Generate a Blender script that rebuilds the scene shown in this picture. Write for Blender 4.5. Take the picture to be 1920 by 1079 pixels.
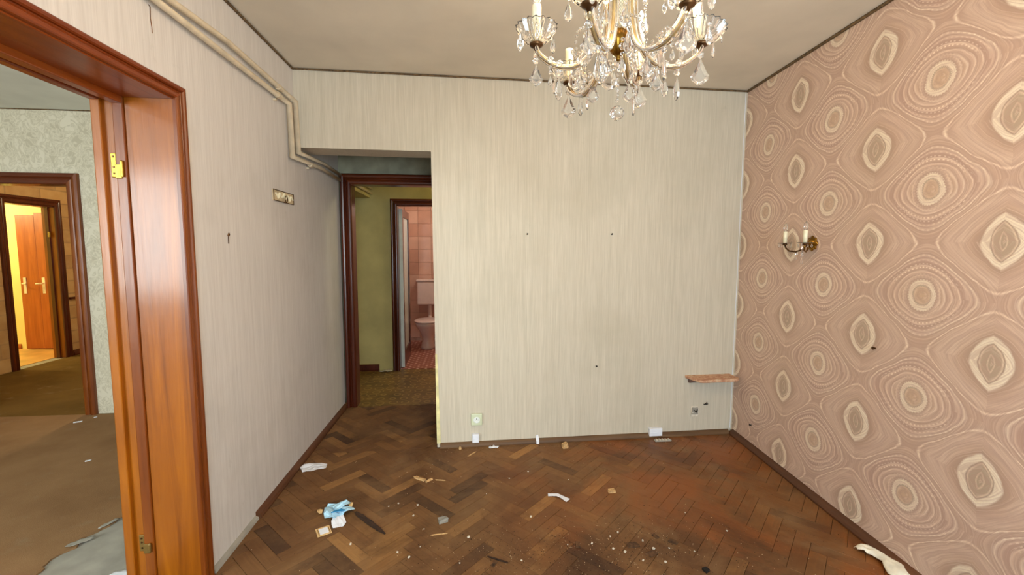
import bpy, bmesh, math, random
from mathutils import Vector, Matrix, noise
from math import sin, cos, pi, radians, sqrt
random.seed(7)
S = bpy.context.scene
for o in list(bpy.data.objects): bpy.data.objects.remove(o)
COL = S.collection

# ------------------------------------------------------------------ camera
H = 2.65
cam = bpy.data.cameras.new('camera'); camo = bpy.data.objects.new('camera', cam); COL.objects.link(camo)
cam.sensor_fit = 'HORIZONTAL'; cam.sensor_width = 36.0; cam.lens = 815.0 / 1920.0 * 36.0
cam.clip_start = 0.02; cam.clip_end = 60
ya, pit, rol = radians(5.405), radians(4.987), radians(-0.18)
camo.matrix_world = (Matrix.Translation((0, 0, 1.458)) @ Matrix.Rotation(-ya, 4, 'Z') @
                     Matrix.Rotation(pi / 2 - pit, 4, 'X') @ Matrix.Rotation(-rol, 4, 'Z'))
S.camera = camo

# ------------------------------------------------------------------ light
S.view_settings.view_transform = 'Standard'; S.view_settings.look = 'None'
S.view_settings.exposure = 0.52; S.view_settings.gamma = 1.0; S.view_settings.use_curve_mapping = False
W = bpy.data.worlds.new('world'); S.world = W; W.use_nodes = True
W.node_tree.nodes['Background'].inputs[0].default_value = (0.62, 0.80, 1.0, 1)
W.node_tree.nodes['Background'].inputs[1].default_value = 1.0

def area(name, loc, rot, sx, sy, power, color):
    l = bpy.data.lights.new(name, 'AREA'); l.shape = 'RECTANGLE'; l.size = sx; l.size_y = sy
    l.energy = power; l.color = color
    o = bpy.data.objects.new(name, l); COL.objects.link(o); o.location = loc; o.rotation_euler = rot
    return o
def point(name, loc, power, color, r=0.03):
    l = bpy.data.lights.new(name, 'POINT'); l.energy = power; l.color = color; l.shadow_soft_size = r
    o = bpy.data.objects.new(name, l); COL.objects.link(o); o.location = loc
    return o
# daylight through the main room's window behind the camera (light points to +Y)
area('window_daylight', (0.95, -1.58, 1.50), (radians(90), 0, 0), 2.0, 1.6, 116, (0.73, 0.90, 1.0))
# daylight through the neighbouring room's window
area('side_window_daylight', (-3.3, -1.58, 1.62), (radians(90), 0, 0), 1.6, 1.45, 125, (0.88, 0.96, 0.95))
# hall ceiling lamp, bathroom lamp, far yellow room lamp, added inner hall fill
point('hall_light', (0.6, 4.7, 2.35), 12, (1.0, 0.90, 0.52), 0.08)
point('bathroom_light', (-0.1, 6.1, 2.2), 15, (1.0, 0.93, 0.86), 0.08)
point('far_room_light', (-7.2, 5.9, 2.2), 70, (1.0, 0.92, 0.50), 0.10)
point('inner_hall_fill', (-3.6, 5.6, 2.35), 34, (1.0, 0.78, 0.46), 0.08)  # added fill brightening the stone-print wall, stands in for warm light from the yellow room
# the chandelier's lit bulbs (one seen in the frame, others above it)
for k_, (lx, ly, lz, pw) in enumerate(((0.43, 1.25, 2.17, 6.0), (0.36, 1.10, 2.40, 18.0))):
    point('chandelier_light', (lx, ly, lz), pw, (1.0, 0.72, 0.44), 0.025)

# ------------------------------------------------------------------ helpers
def lin(c):
    return tuple(((v / 255) / 12.92 if v / 255 <= 0.04045 else ((v / 255 + 0.055) / 1.055) ** 2.4) for v in c) + (1,)

class NT:
    def __init__(s, name):
        s.m = bpy.data.materials.new(name); s.m.use_nodes = True
        s.t = s.m.node_tree; s.n = s.t.nodes; s.b = s.n['Principled BSDF']
    def new(s, typ, **kw):
        x = s.n.new(typ)
        for k, v in kw.items(): setattr(x, k, v)
        return x
    def put(s, sock, v):
        if isinstance(v, bpy.types.NodeSocket): s.t.links.new(v, sock)
        elif v is not None: sock.default_value = v
    def math(s, op, a, b=None, c=None, clamp=False):
        x = s.new('ShaderNodeMath', operation=op, use_clamp=clamp); s.put(x.inputs[0], a)
        if b is not None: s.put(x.inputs[1], b)
        if c is not None: s.put(x.inputs[2], c)
        return x.outputs[0]
    def pos(s): return s.new('ShaderNodeNewGeometry').outputs['Position']
    def obj(s): return s.new('ShaderNodeTexCoord').outputs['Object']
    def map(s, v, scale=(1, 1, 1), loc=(0, 0, 0), rot=(0, 0, 0)):
        x = s.new('ShaderNodeMapping'); s.put(x.inputs['Vector'], v)
        x.inputs['Scale'].default_value = scale; x.inputs['Location'].default_value = loc; x.inputs['Rotation'].default_value = rot
        return x.outputs[0]
    def noise(s, v, scale, detail=3, rough=0.5, dist=0.0):
        x = s.new('ShaderNodeTexNoise'); s.put(x.inputs['Vector'], v); x.inputs['Scale'].default_value = scale
        x.inputs['Detail'].default_value = detail; x.inputs['Roughness'].default_value = rough; x.inputs['Distortion'].default_value = dist
        return x.outputs['Fac']
    def voro(s, v, scale, feature='F1', out='Distance', rnd=1.0):
        x = s.new('ShaderNodeTexVoronoi', feature=feature); s.put(x.inputs['Vector'], v)
        x.inputs['Scale'].default_value = scale; x.inputs['Randomness'].default_value = rnd
        return x.outputs[out]
    def ramp(s, f, stops, interp='LINEAR'):
        x = s.new('ShaderNodeValToRGB'); s.put(x.inputs[0], f); r = x.color_ramp; r.interpolation = interp
        while len(r.elements) < len(stops): r.elements.new(0.5)
        for e, (p, c) in zip(r.elements, stops):
            e.position = p; e.color = c if len(c) == 4 else lin(c)
        return x.outputs[0]
    def rmp(s, f, a, b, c=0.0, d=1.0):
        x = s.new('ShaderNodeMapRange'); s.put(x.inputs[0], f)
        for i, v in enumerate((a, b, c, d)): x.inputs[i + 1].default_value = v
        return x.outputs[0]
    def mix(s, f, a, b, mode='MIX'):
        x = s.new('ShaderNodeMix', data_type='RGBA', blend_type=mode); s.put(x.inputs[0], f)
        s.put(x.inputs[6], a if not isinstance(a, tuple) or len(a) == 4 else lin(a))
        s.put(x.inputs[7], b if not isinstance(b, tuple) or len(b) == 4 else lin(b))
        return x.outputs[2]
    def sep(s, v):
        x = s.new('ShaderNodeSeparateXYZ'); s.put(x.inputs[0], v); return x.outputs
    def comb(s, a, b, c=0.0):
        x = s.new('ShaderNodeCombineXYZ'); s.put(x.inputs[0], a); s.put(x.inputs[1], b); s.put(x.inputs[2], c); return x.outputs[0]
    def bump(s, h, strength=0.3, dist=0.002):
        x = s.new('ShaderNodeBump'); s.put(x.inputs['Height'], h); x.inputs['Strength'].default_value = strength
        x.inputs['Distance'].default_value = dist; s.t.links.new(x.outputs[0], s.b.inputs['Normal'])
    def out(s, color=None, rough=None, metal=None, spec=None, coat=None):
        if color is not None: s.put(s.b.inputs['Base Color'], lin(color) if isinstance(color, tuple) and len(color) == 3 else color)
        if rough is not None: s.put(s.b.inputs['Roughness'], rough)
        if metal is not None: s.b.inputs['Metallic'].default_value = metal
        if spec is not None: s.b.inputs['Specular IOR Level'].default_value = spec
        if coat is not None: s.b.inputs['Coat Weight'].default_value = coat; s.b.inputs['Coat Roughness'].default_value = 0.2
        return s.m

def plain(name, color, rough=0.6, metal=0.0, var=0.12, scale=12, bump=0.1, spec=0.4, coat=None):
    t = NT(name); n = t.noise(t.pos(), scale, 4)
    d = tuple(max(0, c * (1 - var)) for c in color); u = tuple(min(255, c * (1 + var)) for c in color)
    c = t.ramp(n, [(0.3, d), (0.7, u)])
    if bump: t.bump(n, bump, 0.001)
    return t.out(c, rough, metal, spec, coat)

# ---- mesh helpers
def link_mesh(name, bm, mat, parent=None, smooth=False):
    me = bpy.data.meshes.new(name); bm.normal_update(); bm.to_mesh(me); bm.free()
    if smooth:
        for p in me.polygons: p.use_smooth = True
    mats = mat if isinstance(mat, (list, tuple)) else [mat]
    for m in mats: me.materials.append(m)
    o = bpy.data.objects.new(name, me); COL.objects.link(o)
    if parent: o.parent = parent
    return o
def quadbox(bm, v, mi=0):
    """v: 8 points, bottom 4 (ccw) then top 4"""
    vs = [bm.verts.new(p) for p in v]
    for f in ((3, 2, 1, 0), (4, 5, 6, 7), (0, 1, 5, 4), (1, 2, 6, 5), (2, 3, 7, 6), (3, 0, 4, 7)):
        fc = bm.faces.new([vs[i] for i in f]); fc.material_index = mi
    return vs
def box(bm, x0, x1, y0, y1, z0, z1, mi=0):
    return quadbox(bm, [(x0, y0, z0), (x1, y0, z0), (x1, y1, z0), (x0, y1, z0), (x0, y0, z1), (x1, y0, z1), (x1, y1, z1), (x0, y1, z1)], mi)
def B(*boxes):
    bm = bmesh.new()
    for b in boxes: box(bm, *b)
    return bm
def bevel(bm, w, seg=2):
    bmesh.ops.bevel(bm, geom=list(bm.edges), offset=w, segments=seg, profile=0.5, affect='EDGES'); return bm
def prism(bm, prof, o, u, v, l, length):
    """extrude closed 2D profile (list of (a,b)) along l"""
    o, u, v, l = map(Vector, (o, u, v, l)); n = len(prof)
    A = [bm.verts.new(o + u * a + v * b) for a, b in prof]; C = [bm.verts.new(o + u * a + v * b + l * length) for a, b in prof]
    for i in range(n):
        j = (i + 1) % n; bm.faces.new((A[i], A[j], C[j], C[i]))
    bm.faces.new(A[::-1]); bm.faces.new(C)
def lathe(bm, prof, seg=20, center=(0, 0, 0), flute=0, famp=0.0, M=None):
    rings = []; c = Vector(center)
    for (r, z) in prof:
        ring = []
        for i in range(seg):
            a = 2 * pi * i / seg; rr = r * (1 + famp * cos(flute * a)) if flute else r
            p = Vector((rr * cos(a), rr * sin(a), z))
            if M: p = M @ p
            ring.append(bm.verts.new(p + c))
        rings.append(ring)
    for a, b in zip(rings, rings[1:]):
        for i in range(seg): bm.faces.new((a[i], a[(i + 1) % seg], b[(i + 1) % seg], b[i]))
    bm.faces.new(rings[0][::-1]); bm.faces.new(rings[-1])
def tube(bm, pts, r, seg=8, flat=1.0):
    pts = [Vector(p) for p in pts]; rings = []; up = Vector((0, 0, 1))
    n = len(pts); d0 = (pts[1] - pts[0]).normalized()
    side = d0.cross(up)
    if side.length < 0.01: side = d0.cross(Vector((1, 0, 0)))
    side.normalize()
    for i, p in enumerate(pts):
        if i == 0: d = pts[1] - p
        elif i == n - 1: d = p - pts[-2]
        else: d = (pts[i + 1] - p).normalized() + (p - pts[i - 1]).normalized()
        d.normalize(); side = (side - d * side.dot(d)).normalized(); w = side.cross(d)
        k = 1.0
        if 0 < i < n - 1:
            cs = d.dot((pts[i + 1] - p).normalized()); k = 1 / max(0.5, cs)
        rr = r[i] if isinstance(r, (list, tuple)) else r
        rings.append([bm.verts.new(p + (side * cos(2 * pi * j / seg) * flat + w * sin(2 * pi * j / seg)) * rr * (k if i not in (0, n - 1) else 1)) for j in range(seg)])
    for a, b in zip(rings, rings[1:]):
        for j in range(seg): bm.faces.new((a[j], a[(j + 1) % seg], b[(j + 1) % seg], b[j]))
    bm.faces.new(rings[0][::-1]); bm.faces.new(rings[-1])
def struct(name, bm, mat, parent=None, smooth=False):
    o = link_mesh(name, bm, mat, parent, smooth)
    if parent is None: o['kind'] = 'structure'
    return o
def tag(o, label, cat, group=None):
    o['label'] = label; o['category'] = cat
    if group: o['group'] = group
    return o
def empty(name, loc, label, cat, group=None, rz=0):
    o = bpy.data.objects.new(name, None); COL.objects.link(o); o.location = loc; o.rotation_euler = (0, 0, rz); o.empty_display_size = 0.05
    return tag(o, label, cat, group)

# wall planes
XL = -1.168                      # face of the left wall
def YB(x): return 3.14 + 0.026 * x
def XR(y): return 1.994 + 0.067 * (y - 2)
XC = 2.07; YC = YB(XC); YP = 4.06; XO = -0.262
YR = -1.5                        # rear wall behind the camera

# ------------------------------------------------------------------ materials
def mat_linen(name, c1, c2, stain, edge=None):
    t = NT(name); p = t.pos()
    s1 = t.noise(t.map(p, (170, 170, 4)), 1.0, 3, 0.6); s2 = t.noise(t.map(p, (40, 40, 1.2)), 1.0, 3)
    f = t.math('ADD', t.math('MULTIPLY', s1, 0.7), t.math('MULTIPLY', s2, 0.3))
    c = t.ramp(f, [(0.33, c1), (0.67, c2)])
    st = t.rmp(t.noise(p, 1.3, 5, 0.6), 0.50, 0.72)
    c = t.mix(t.math('MULTIPLY', st, 0.35), c, stain)
    spots = t.rmp(t.noise(p, 9.0, 4, 0.7), 0.66, 0.74)
    c = t.mix(t.math('MULTIPLY', spots, 0.18), c, stain)
    t.bump(s1, 0.35, 0.0012)
    return t.out(c, 0.75, 0, 0.25)
M_left = mat_linen('wallpaper_linen_left', (204, 197, 190), (221, 215, 208), (174, 167, 156))
M_back = mat_linen('wallpaper_linen_back', (190, 180, 160), (210, 200, 181), (170, 162, 140))
M_passage = plain('old_plaster_green', (148, 146, 124), 0.8, scale=6, var=0.15)

def mat_retro():
    t = NT('wallpaper_retro_medallions'); q = t.sep(t.pos()); y, z = q[1], q[2]
    # gentle wobble so that lines look hand drawn
    wob = t.noise(t.comb(0.0, y, z), 9.0, 2); wb = t.math('MULTIPLY', t.math('SUBTRACT', wob, 0.5), 0.034)
    PU, PV = 0.585, 0.461
    def local(y0, z0):
        a = t.math('ADD', t.math('DIVIDE', t.math('SUBTRACT', t.math('ADD', y, wb), y0), PU), 0.5); a = t.math('SUBTRACT', t.math('FRACT', t.math('ADD', a, 20.0)), 0.5)
        b = t.math('ADD', t.math('DIVIDE', t.math('SUBTRACT', z, z0), PV), 0.5); b = t.math('SUBTRACT', t.math('FRACT', t.math('ADD', b, 20.0)), 0.5)
        return t.math('MULTIPLY', a, PU), t.math('MULTIPLY', b, PV)
    eu, ev = local(2.020, 1.494); du, dv = local(1.7275, 1.263)
    g = t.math('MULTIPLY', t.math('ADD', t.math('COSINE', t.math('MULTIPLY', eu, 2 * pi / PU)), t.math('COSINE', t.math('MULTIPLY', ev, 2 * pi / PV))), 0.5)
    base, rose, tan, cream, grey = (205, 178, 158), (194, 166, 150), (210, 184, 158), (232, 218, 198), (181, 165, 146)
    # --- outer bands of both cells follow the field g (1 = eye, -1 = lozenge)
    gw = t.math('ADD', g, t.math('MULTIPLY', t.math('ABSOLUTE', t.math('DIVIDE', ev, PV)), 0.10))
    col = t.ramp(t.rmp(g, -1, 1), [(0.0, tan), (0.12, (202, 174, 152)), (0.145, (232, 213, 195)), (0.16, (188, 158, 142)), (0.20, (212, 186, 168)), (0.215, (232, 212, 194)), (0.235, (188, 158, 142)),
        (0.285, (210, 184, 165)), (0.30, (230, 210, 192)), (0.32, (186, 156, 141)), (0.365, (190, 160, 145)), (0.385, (216, 192, 174)), (0.41, (188, 158, 144)), (0.435, (232, 215, 196)), (0.45, (188, 160, 145)),
        (0.475, (200, 173, 154)), (0.515, (192, 164, 148)), (0.528, (236, 218, 199)), (0.542, (196, 168, 150)), (0.60, (212, 188, 170)), (0.70, (202, 176, 160)), (0.76, (220, 198, 180)), (0.79, (204, 178, 162)), (0.84, (196, 168, 150)), (0.87, (212, 188, 168)), (0.90, (194, 166, 148))])
    # scalloped little dots along the borders of the lozenge
    ang = t.math('ARCTAN2', dv, du); rad = t.math('SQRT', t.math('ADD', t.math('MULTIPLY', du, du), t.math('MULTIPLY', dv, dv)))
    per = t.math('SINE', t.math('MULTIPLY', ang, 46.0)); per2 = t.math('SINE', t.math('MULTIPLY', ang, 34.0))
    def band(v, c, w): return t.rmp(t.math('ABSOLUTE', t.math('SUBTRACT', v, c)), w, w * 0.35)
    gs = t.math('ADD', g, t.math('MULTIPLY', per, 0.012))
    for cc, ww, k in ((-0.13, 0.024, 0.8), (-0.24, 0.022, 0.5), (-0.44, 0.032, 0.85), (-0.34, 0.022, 0.6), (0.055, 0.018, 0.6)):
        dots = t.math('MULTIPLY', band(g, cc, ww), t.rmp(per, -0.1, 0.5))
        # the dots appear above and below, not at the smooth sides
        vert = t.rmp(t.math('ABSOLUTE', dv), 0.03, 0.07)
        col = t.mix(t.math('MULTIPLY', t.math('MULTIPLY', dots, vert), k), col, (246, 232, 214))
    # --- lozenge centre: scalloped white ring round a tan oval
    ru = t.math('DIVIDE', du, 0.92); rr = t.math('SQRT', t.math('ADD', t.math('MULTIPLY', ru, ru), t.math('MULTIPLY', dv, dv)))
    rsc = t.math('ADD', rr, t.math('MULTIPLY', per2, 0.0022))
    inner = t.ramp(t.rmp(rsc, 0.0, 0.11), [(0.0, (206, 180, 152)), (0.22, (198, 170, 146)), (0.34, (214, 190, 164)), (0.40, grey), (0.44, cream), (0.60, (234, 222, 202)), (0.66, (188, 160, 144)), (0.76, (206, 180, 162)), (0.83, (226, 206, 188)), (0.9, (190, 162, 146)), (1.0, (196, 168, 150))])
    col = t.mix(t.rmp(rsc, 0.100, 0.088), col, inner)
    # --- eye: pointed oval (vesica) with white rim and leaf lines
    def ves(a, b):          # ~1 on the rim of an a x b pointed oval
        x = t.math('POWER', t.math('ABSOLUTE', t.math('DIVIDE', eu, a)), 1.2); yv = t.math('DIVIDE', ev, b)
        return t.math('SQRT', t.math('ADD', x, t.math('POWER', t.math('ADD', t.math('MULTIPLY', yv, yv), 0.0001), 0.95)))
    v1 = ves(0.084, 0.110)
    eye = t.ramp(t.rmp(v1, 0.0, 1.5), [(0.0, (190, 170, 148)), (0.16, (176, 158, 138)), (0.22, (214, 196, 174)), (0.255, (180, 161, 140)), (0.40, (184, 165, 144)), (0.44, (222, 204, 182)), (0.47, (166, 144, 126)), (0.50, (238, 226, 204)), (0.62, (240, 228, 208)), (0.66, (180, 154, 136)), (0.74, (190, 162, 143)), (0.82, (202, 176, 156)), (0.9, (190, 162, 144)), (1.0, (206, 180, 160))])
    col = t.mix(t.rmp(v1, 1.45, 1.15), col, eye)
    # fine printed grain and faint soiling
    fl = t.noise(t.comb(t.math('MULTIPLY', t.math('ADD', g, t.math('MULTIPLY', rad, 4.0)), 14.0), t.math('MULTIPLY', ang, 0.6), 0.0), 1.6, 3); col = t.mix(t.math('MULTIPLY', t.rmp(fl, 0.42, 0.60), 0.45), col, (184, 154, 140))
    fl2 = t.noise(t.comb(t.math('MULTIPLY', t.math('ADD', g, t.math('MULTIPLY', rad, 4.0)), 14.0), t.math('MULTIPLY', ang, 0.6), 5.0), 1.3, 2); col = t.mix(t.math('MULTIPLY', t.rmp(fl2, 0.52, 0.66), 0.35), col, (232, 214, 196))
    n = t.noise(t.pos(), 160, 2); col = t.mix(t.math('MULTIPLY', t.rmp(n, 0.35, 0.75), 0.12), col, (176, 150, 130))
    n2 = t.noise(t.pos(), 1.1, 4); col = t.mix(t.math('MULTIPLY', t.rmp(n2, 0.5, 0.8), 0.22), col, (176, 158, 128))
    bw = t.new('ShaderNodeRGBToBW'); t.put(bw.inputs[0], col)
    col = t.mix(0.10, col, (206, 190, 178)); gm = t.new('ShaderNodeGamma'); t.put(gm.inputs[0], col); gm.inputs[1].default_value = 1.12; col = t.mix(1.0, gm.outputs[0], (1.22, 1.22, 1.24, 1), 'MULTIPLY'); t.bump(bw.outputs[0], 0.25, 0.002)
    return t.out(col, 0.62, 0, 0.3)
M_retro = mat_retro()

def mat_damask():
    t = NT('wallpaper_damask_sage'); p = t.pos()
    n = t.noise(t.map(p, (1, 1, 0.8)), 14, 2, 0.4, 2.2); v = t.voro(t.map(p, (9, 9, 6)), 1.0)
    f = t.math('ADD', t.math('MULTIPLY', n, 0.7), t.math('MULTIPLY', v, 0.3))
    c = t.ramp(f, [(0.38, (190, 181, 158)), (0.47, (214, 206, 184)), (0.52, (194, 185, 162)), (0.6, (216, 208, 187))])
    t.bump(f, 0.2, 0.002); return t.out(c, 0.6, 0, 0.35)
M_damask = mat_damask()
def mat_stonepaper():
    t = NT('wallpaper_stone_print'); q = t.sep(t.pos())
    br = t.new('ShaderNodeTexBrick'); t.put(br.inputs['Vector'], t.comb(q[1], q[2])); br.inputs['Scale'].default_value = 1.0
    br.inputs['Brick Width'].default_value = 0.42; br.inputs['Row Height'].default_value = 0.17; br.inputs['Mortar Size'].default_value = 0.012; br.inputs['Mortar Smooth'].default_value = 0.6
    br.inputs['Color1'].default_value = lin((208, 166, 112)); br.inputs['Color2'].default_value = lin((176, 136, 92)); br.inputs['Mortar'].default_value = lin((168, 132, 92))
    n = t.noise(t.pos(), 8, 4); c = t.mix(t.math('MULTIPLY', t.rmp(n, 0.4, 0.8), 0.5), br.outputs[0], (222, 190, 140))
    return t.out(c, 0.7)
M_stone = mat_stonepaper()
M_yellow = plain('yellow_paint', (236, 224, 150), 0.7, var=0.03, scale=3)
M_hall = plain('ochre_paint', (188, 172, 112), 0.75, var=0.06, scale=4)
M_ceil = plain('ceiling_paint', (224, 214, 196), 0.9, var=0.03, scale=3, bump=0.05)
M_ceil2 = plain('ceiling_paint_grey', (226, 230, 222), 0.9, var=0.03, scale=3, bump=0.05)
M_cord = plain('brown_ceiling_cord', (96, 76, 50), 0.7, scale=60, var=0.3)

def mat_wood(name, c1, c2, c3, rough=0.22, axis='z', sc=1.0, coat=0.5, crough=0.2):
    t = NT(name); p = t.pos()
    s = {'z': (16 * sc, 16 * sc, 1.1), 'x': (1.1, 16 * sc, 16 * sc), 'y': (16 * sc, 1.1, 16 * sc)}[axis]
    n = t.noise(t.map(p, s), 1.0, 5, 0.6, 1.0); big = t.noise(p, 1.7, 3)
    c = t.ramp(n, [(0.3, c1), (0.52, c2), (0.72, c3)]); c = t.mix(t.math('MULTIPLY', t.rmp(big, 0.4, 0.7), 0.45), c, c1)
    # worn chips
    chip = t.rmp(t.noise(p, 26, 5, 0.7), 0.72, 0.76); c = t.mix(t.math('MULTIPLY', chip, 0.6), c, (196, 150, 96))
    fineg = t.noise(t.map(p, tuple(v * 5 for v in s)), 1.0, 2)
    t.bump(t.math('ADD', t.math('ADD', n, t.math('MULTIPLY', fineg, 0.5)), t.math('MULTIPLY', t.noise(p, 7, 2), 1.4)), 0.35, 0.004)
    m = t.out(c, rough + 0.08, 0, 0.4, coat * 0.5); t.b.inputs['Coat Roughness'].default_value = crough; t.b.inputs['Coat Weight'].default_value = coat if crough < 0.2 else coat * 0.5
    return m
M_wood = mat_wood('varnished_wood', (120, 60, 2), (150, 80, 3), (168, 94, 6), 0.3, coat=0.36, crough=0.15)
M_woodh = mat_wood('varnished_wood_head', (112, 44, 6), (140, 62, 8), (162, 80, 14), 0.26, 'y')
M_cas = mat_wood('varnished_casing', (98, 42, 6), (124, 60, 8), (146, 78, 14), 0.28)
M_dark = mat_wood('dark_varnished_casing', (64, 22, 8), (84, 32, 12), (104, 44, 16), 0.2)
M_darkh = mat_wood('dark_varnished_head', (74, 28, 10), (92, 38, 12), (110, 48, 18), 0.25, 'x')
M_leaf = mat_wood('door_leaf_wood', (150, 76, 26), (172, 92, 34), (190, 108, 44), 0.35)
M_skirt = mat_wood('skirting_wood', (84, 58, 36), (104, 76, 48), (126, 96, 64), 0.5, 'x', coat=0.1)
M_skirty = mat_wood('skirting_wood_side', (76, 44, 24), (98, 58, 32), (120, 78, 50), 0.45, 'y', coat=0.1)
M_brass = plain('old_brass', (140, 104, 42), 0.28, 1.0, 0.25, 40, 0.2)
M_brassd = plain('dark_bronze', (92, 66, 42), 0.35, 0.9, 0.3, 40, 0.2)
M_gold = plain('yellow_painted_metal', (176, 146, 62), 0.35, 0.7, 0.15, 60, 0.2)
M_pipe = plain('cream_pipe_paint', (212, 196, 168), 0.4, var=0.05, scale=20)
M_white = plain('white_plastic', (226, 230, 224), 0.4, var=0.03)
M_wax = plain('ivory_candle_tube', (240, 232, 200), 0.4, var=0.04, scale=30)
M_black = plain('black_gap', (22, 16, 12), 0.8)
M_steel = plain('white_handle_metal', (226, 214, 190), 0.3, 0.2)
M_porc = plain('pinkish_porcelain', (238, 216, 208), 0.2, var=0.02, spec=0.6)
M_paper = plain('white_paper', (232, 234, 240), 0.7, var=0.03)
M_rag = plain('cream_rag', (232, 222, 200), 0.85, var=0.06, scale=30, bump=0.3)
M_blue = plain('light_blue_print', (176, 216, 236), 0.5, var=0.08, scale=60)
M_azure = plain('azure_print', (40, 140, 200), 0.5, var=0.1)
M_tanp = plain('tan_card', (222, 184, 128), 0.6, var=0.05)
M_chip = plain('raw_wood_chip', (196, 158, 108), 0.8, var=0.15, scale=80)
M_stick = plain('dark_rotten_wood', (50, 32, 20), 0.85, var=0.3, scale=60)
M_clod = plain('dirt_clod_brown', (84, 58, 36), 0.9, var=0.3, scale=60, bump=0.5)
M_plast = plain('plaster_crumb', (214, 204, 186), 0.9, var=0.1, scale=80)
M_conc = plain('grey_screed', (154, 148, 136), 0.85, var=0.1, scale=7, bump=0.3)

def mat_glass(name, tint=(1, 1, 1, 1), cut=0):
    t = NT(name); t.b.inputs['Base Color'].default_value = tint
    t.b.inputs['Transmission Weight'].default_value = 0.97; t.b.inputs['Roughness'].default_value = 0.03; t.b.inputs['IOR'].default_value = 1.52
    if cut:
        v = t.voro(t.pos(), cut, 'DISTANCE_TO_EDGE'); t.bump(v, 0.6, 0.003)
    return t.m
M_glass = mat_glass('clear_crystal'); M_cut = mat_glass('cut_crystal', (1, 0.98, 0.94, 1), 140)
def mat_engraved():
    t = NT('engraved_cream_glass'); p = t.pos(); q = t.sep(t.obj())
    w = t.math('ABSOLUTE', t.math('SINE', t.math('ADD', t.math('MULTIPLY', q[2], 420.0), t.math('MULTIPLY', t.math('ARCTAN2', q[1], q[0]), 9.0))))
    w2 = t.math('ABSOLUTE', t.math('SINE', t.math('SUBTRACT', t.math('MULTIPLY', q[2], 420.0), t.math('MULTIPLY', t.math('ARCTAN2', q[1], q[0]), 9.0))))
    f = t.math('MULTIPLY', w, w2); c = t.ramp(f, [(0.0, (186, 166, 130)), (0.5, (240, 226, 194))]); t.bump(f, 0.6, 0.002)
    return t.out(c, 0.25)
M_engr = mat_engraved()
def mat_emit(name, col, s):
    t = NT(name); t.b.inputs['Emission Color'].default_value = col; t.b.inputs['Emission Strength'].default_value = s
    return t.out((255, 240, 210), 0.3)
M_bulb = mat_emit('lit_bulb_glass', (1.0, 0.86, 0.60, 1), 9.0)

# --- floor materials
def mat_parquet(name, mode):
    t = NT(name); p = t.pos()
    if mode == 'attr':
        a = t.new('ShaderNodeAttribute', attribute_name='tone'); rnd = a.outputs['Fac']; grain = t.noise(t.map(p, (30, 30, 30)), 1.0, 4)
    else:
        rnd = t.new('ShaderNodeObjectInfo').outputs['Random']; grain = t.noise(t.map(t.obj(), (6, 90, 20)), 1.0, 4, 0.6, 0.5)
    # broad zones: raw grey-brown wood against old orange varnish
    z1 = t.noise(p, 1.05, 3, 0.5)
    raw = t.ramp(rnd, [(0.0, (118, 86, 56)), (0.2, (134, 98, 62)), (0.42, (122, 90, 58)), (0.5, (150, 112, 70)), (0.72, (126, 92, 60)), (0.79, (184, 142, 90)), (0.85, (130, 96, 62)), (0.93, (92, 68, 46)), (1.0, (64, 46, 34))])
    var = t.ramp(rnd, [(0.0, (122, 72, 26)), (0.5, (146, 88, 34)), (1.0, (114, 68, 30))])
    q = t.sep(p)
    # varnish survives along the right wall and in the back right corner
    vz = t.math('ADD', t.math('MULTIPLY', z1, 1.0), t.math('MULTIPLY', q[0], 0.16))
    vz = t.math('SUBTRACT', vz, t.math('MULTIPLY', t.math('ABSOLUTE', t.math('SUBTRACT', q[1], 2.9)), 0.06))
    vf = t.math('MULTIPLY', t.rmp(vz, 0.60, 0.78), 0.9)
    c = t.mix(vf, raw, var)
    c = t.mix(t.math('MULTIPLY', t.rmp(grain, 0.3, 0.75), 0.45), c, (70, 46, 28))
    dust = t.noise(p, 3.3, 6, 0.68, 0.4); c = t.mix(t.math('MULTIPLY', t.rmp(dust, 0.44, 0.66), 0.7), c, (136, 106, 74))
    dark = t.noise(t.map(p, (1, 1, 1), (5, 3, 0)), 2.1, 6, 0.65, 0.6); c = t.mix(t.math('MULTIPLY', t.rmp(dark, 0.52, 0.68), 0.6), c, (66, 42, 22))
    fine = t.noise(p, 60, 3, 0.7); c = t.mix(t.math('MULTIPLY', t.rmp(fine, 0.6, 0.8), 0.3), c, (150, 122, 88))
    sm = t.noise(t.map(p, (1, 1, 1), (9, 2, 0)), 0.9, 7, 0.72, 1.2); c = t.mix(t.math('MULTIPLY', t.rmp(sm, 0.47, 0.62), 0.55), c, (92, 58, 32))
    gr = t.noise(t.map(p, (1, 1, 1), (2, 8, 0)), 1.6, 7, 0.7, 0.8); c = t.mix(t.math('MULTIPLY', t.rmp(gr, 0.52, 0.66), 0.5), c, (142, 116, 86))
    c = t.mix(1.0, c, (244, 232, 214), 'MULTIPLY')
    og = t.noise(t.map(p, (1, 1, 1), (4, 6, 0)), 1.5, 5, 0.6, 0.5); c = t.mix(t.math('MULTIPLY', t.math('MULTIPLY', t.rmp(og, 0.5, 0.62), t.rmp(t.sep(p)[0], 0.0, 1.2)), 0.6), c, (150, 84, 36))
    ro = t.math('SUBTRACT', 0.62, t.math('MULTIPLY', vf, 0.28)); ro = t.math('ADD', ro, t.math('MULTIPLY', dust, 0.12))
    t.bump(t.math('ADD', grain, t.math('MULTIPLY', dust, 1.5)), 0.35, 0.002)
    return t.out(c, ro, 0, 0.35)
M_parq = mat_parquet('parquet_wood', 'obj'); M_parqs = mat_parquet('parquet_wood_joined', 'attr')
M_bitumen = plain('floor_joint_dirt', (44, 30, 20), 0.9, var=0.2)
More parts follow.
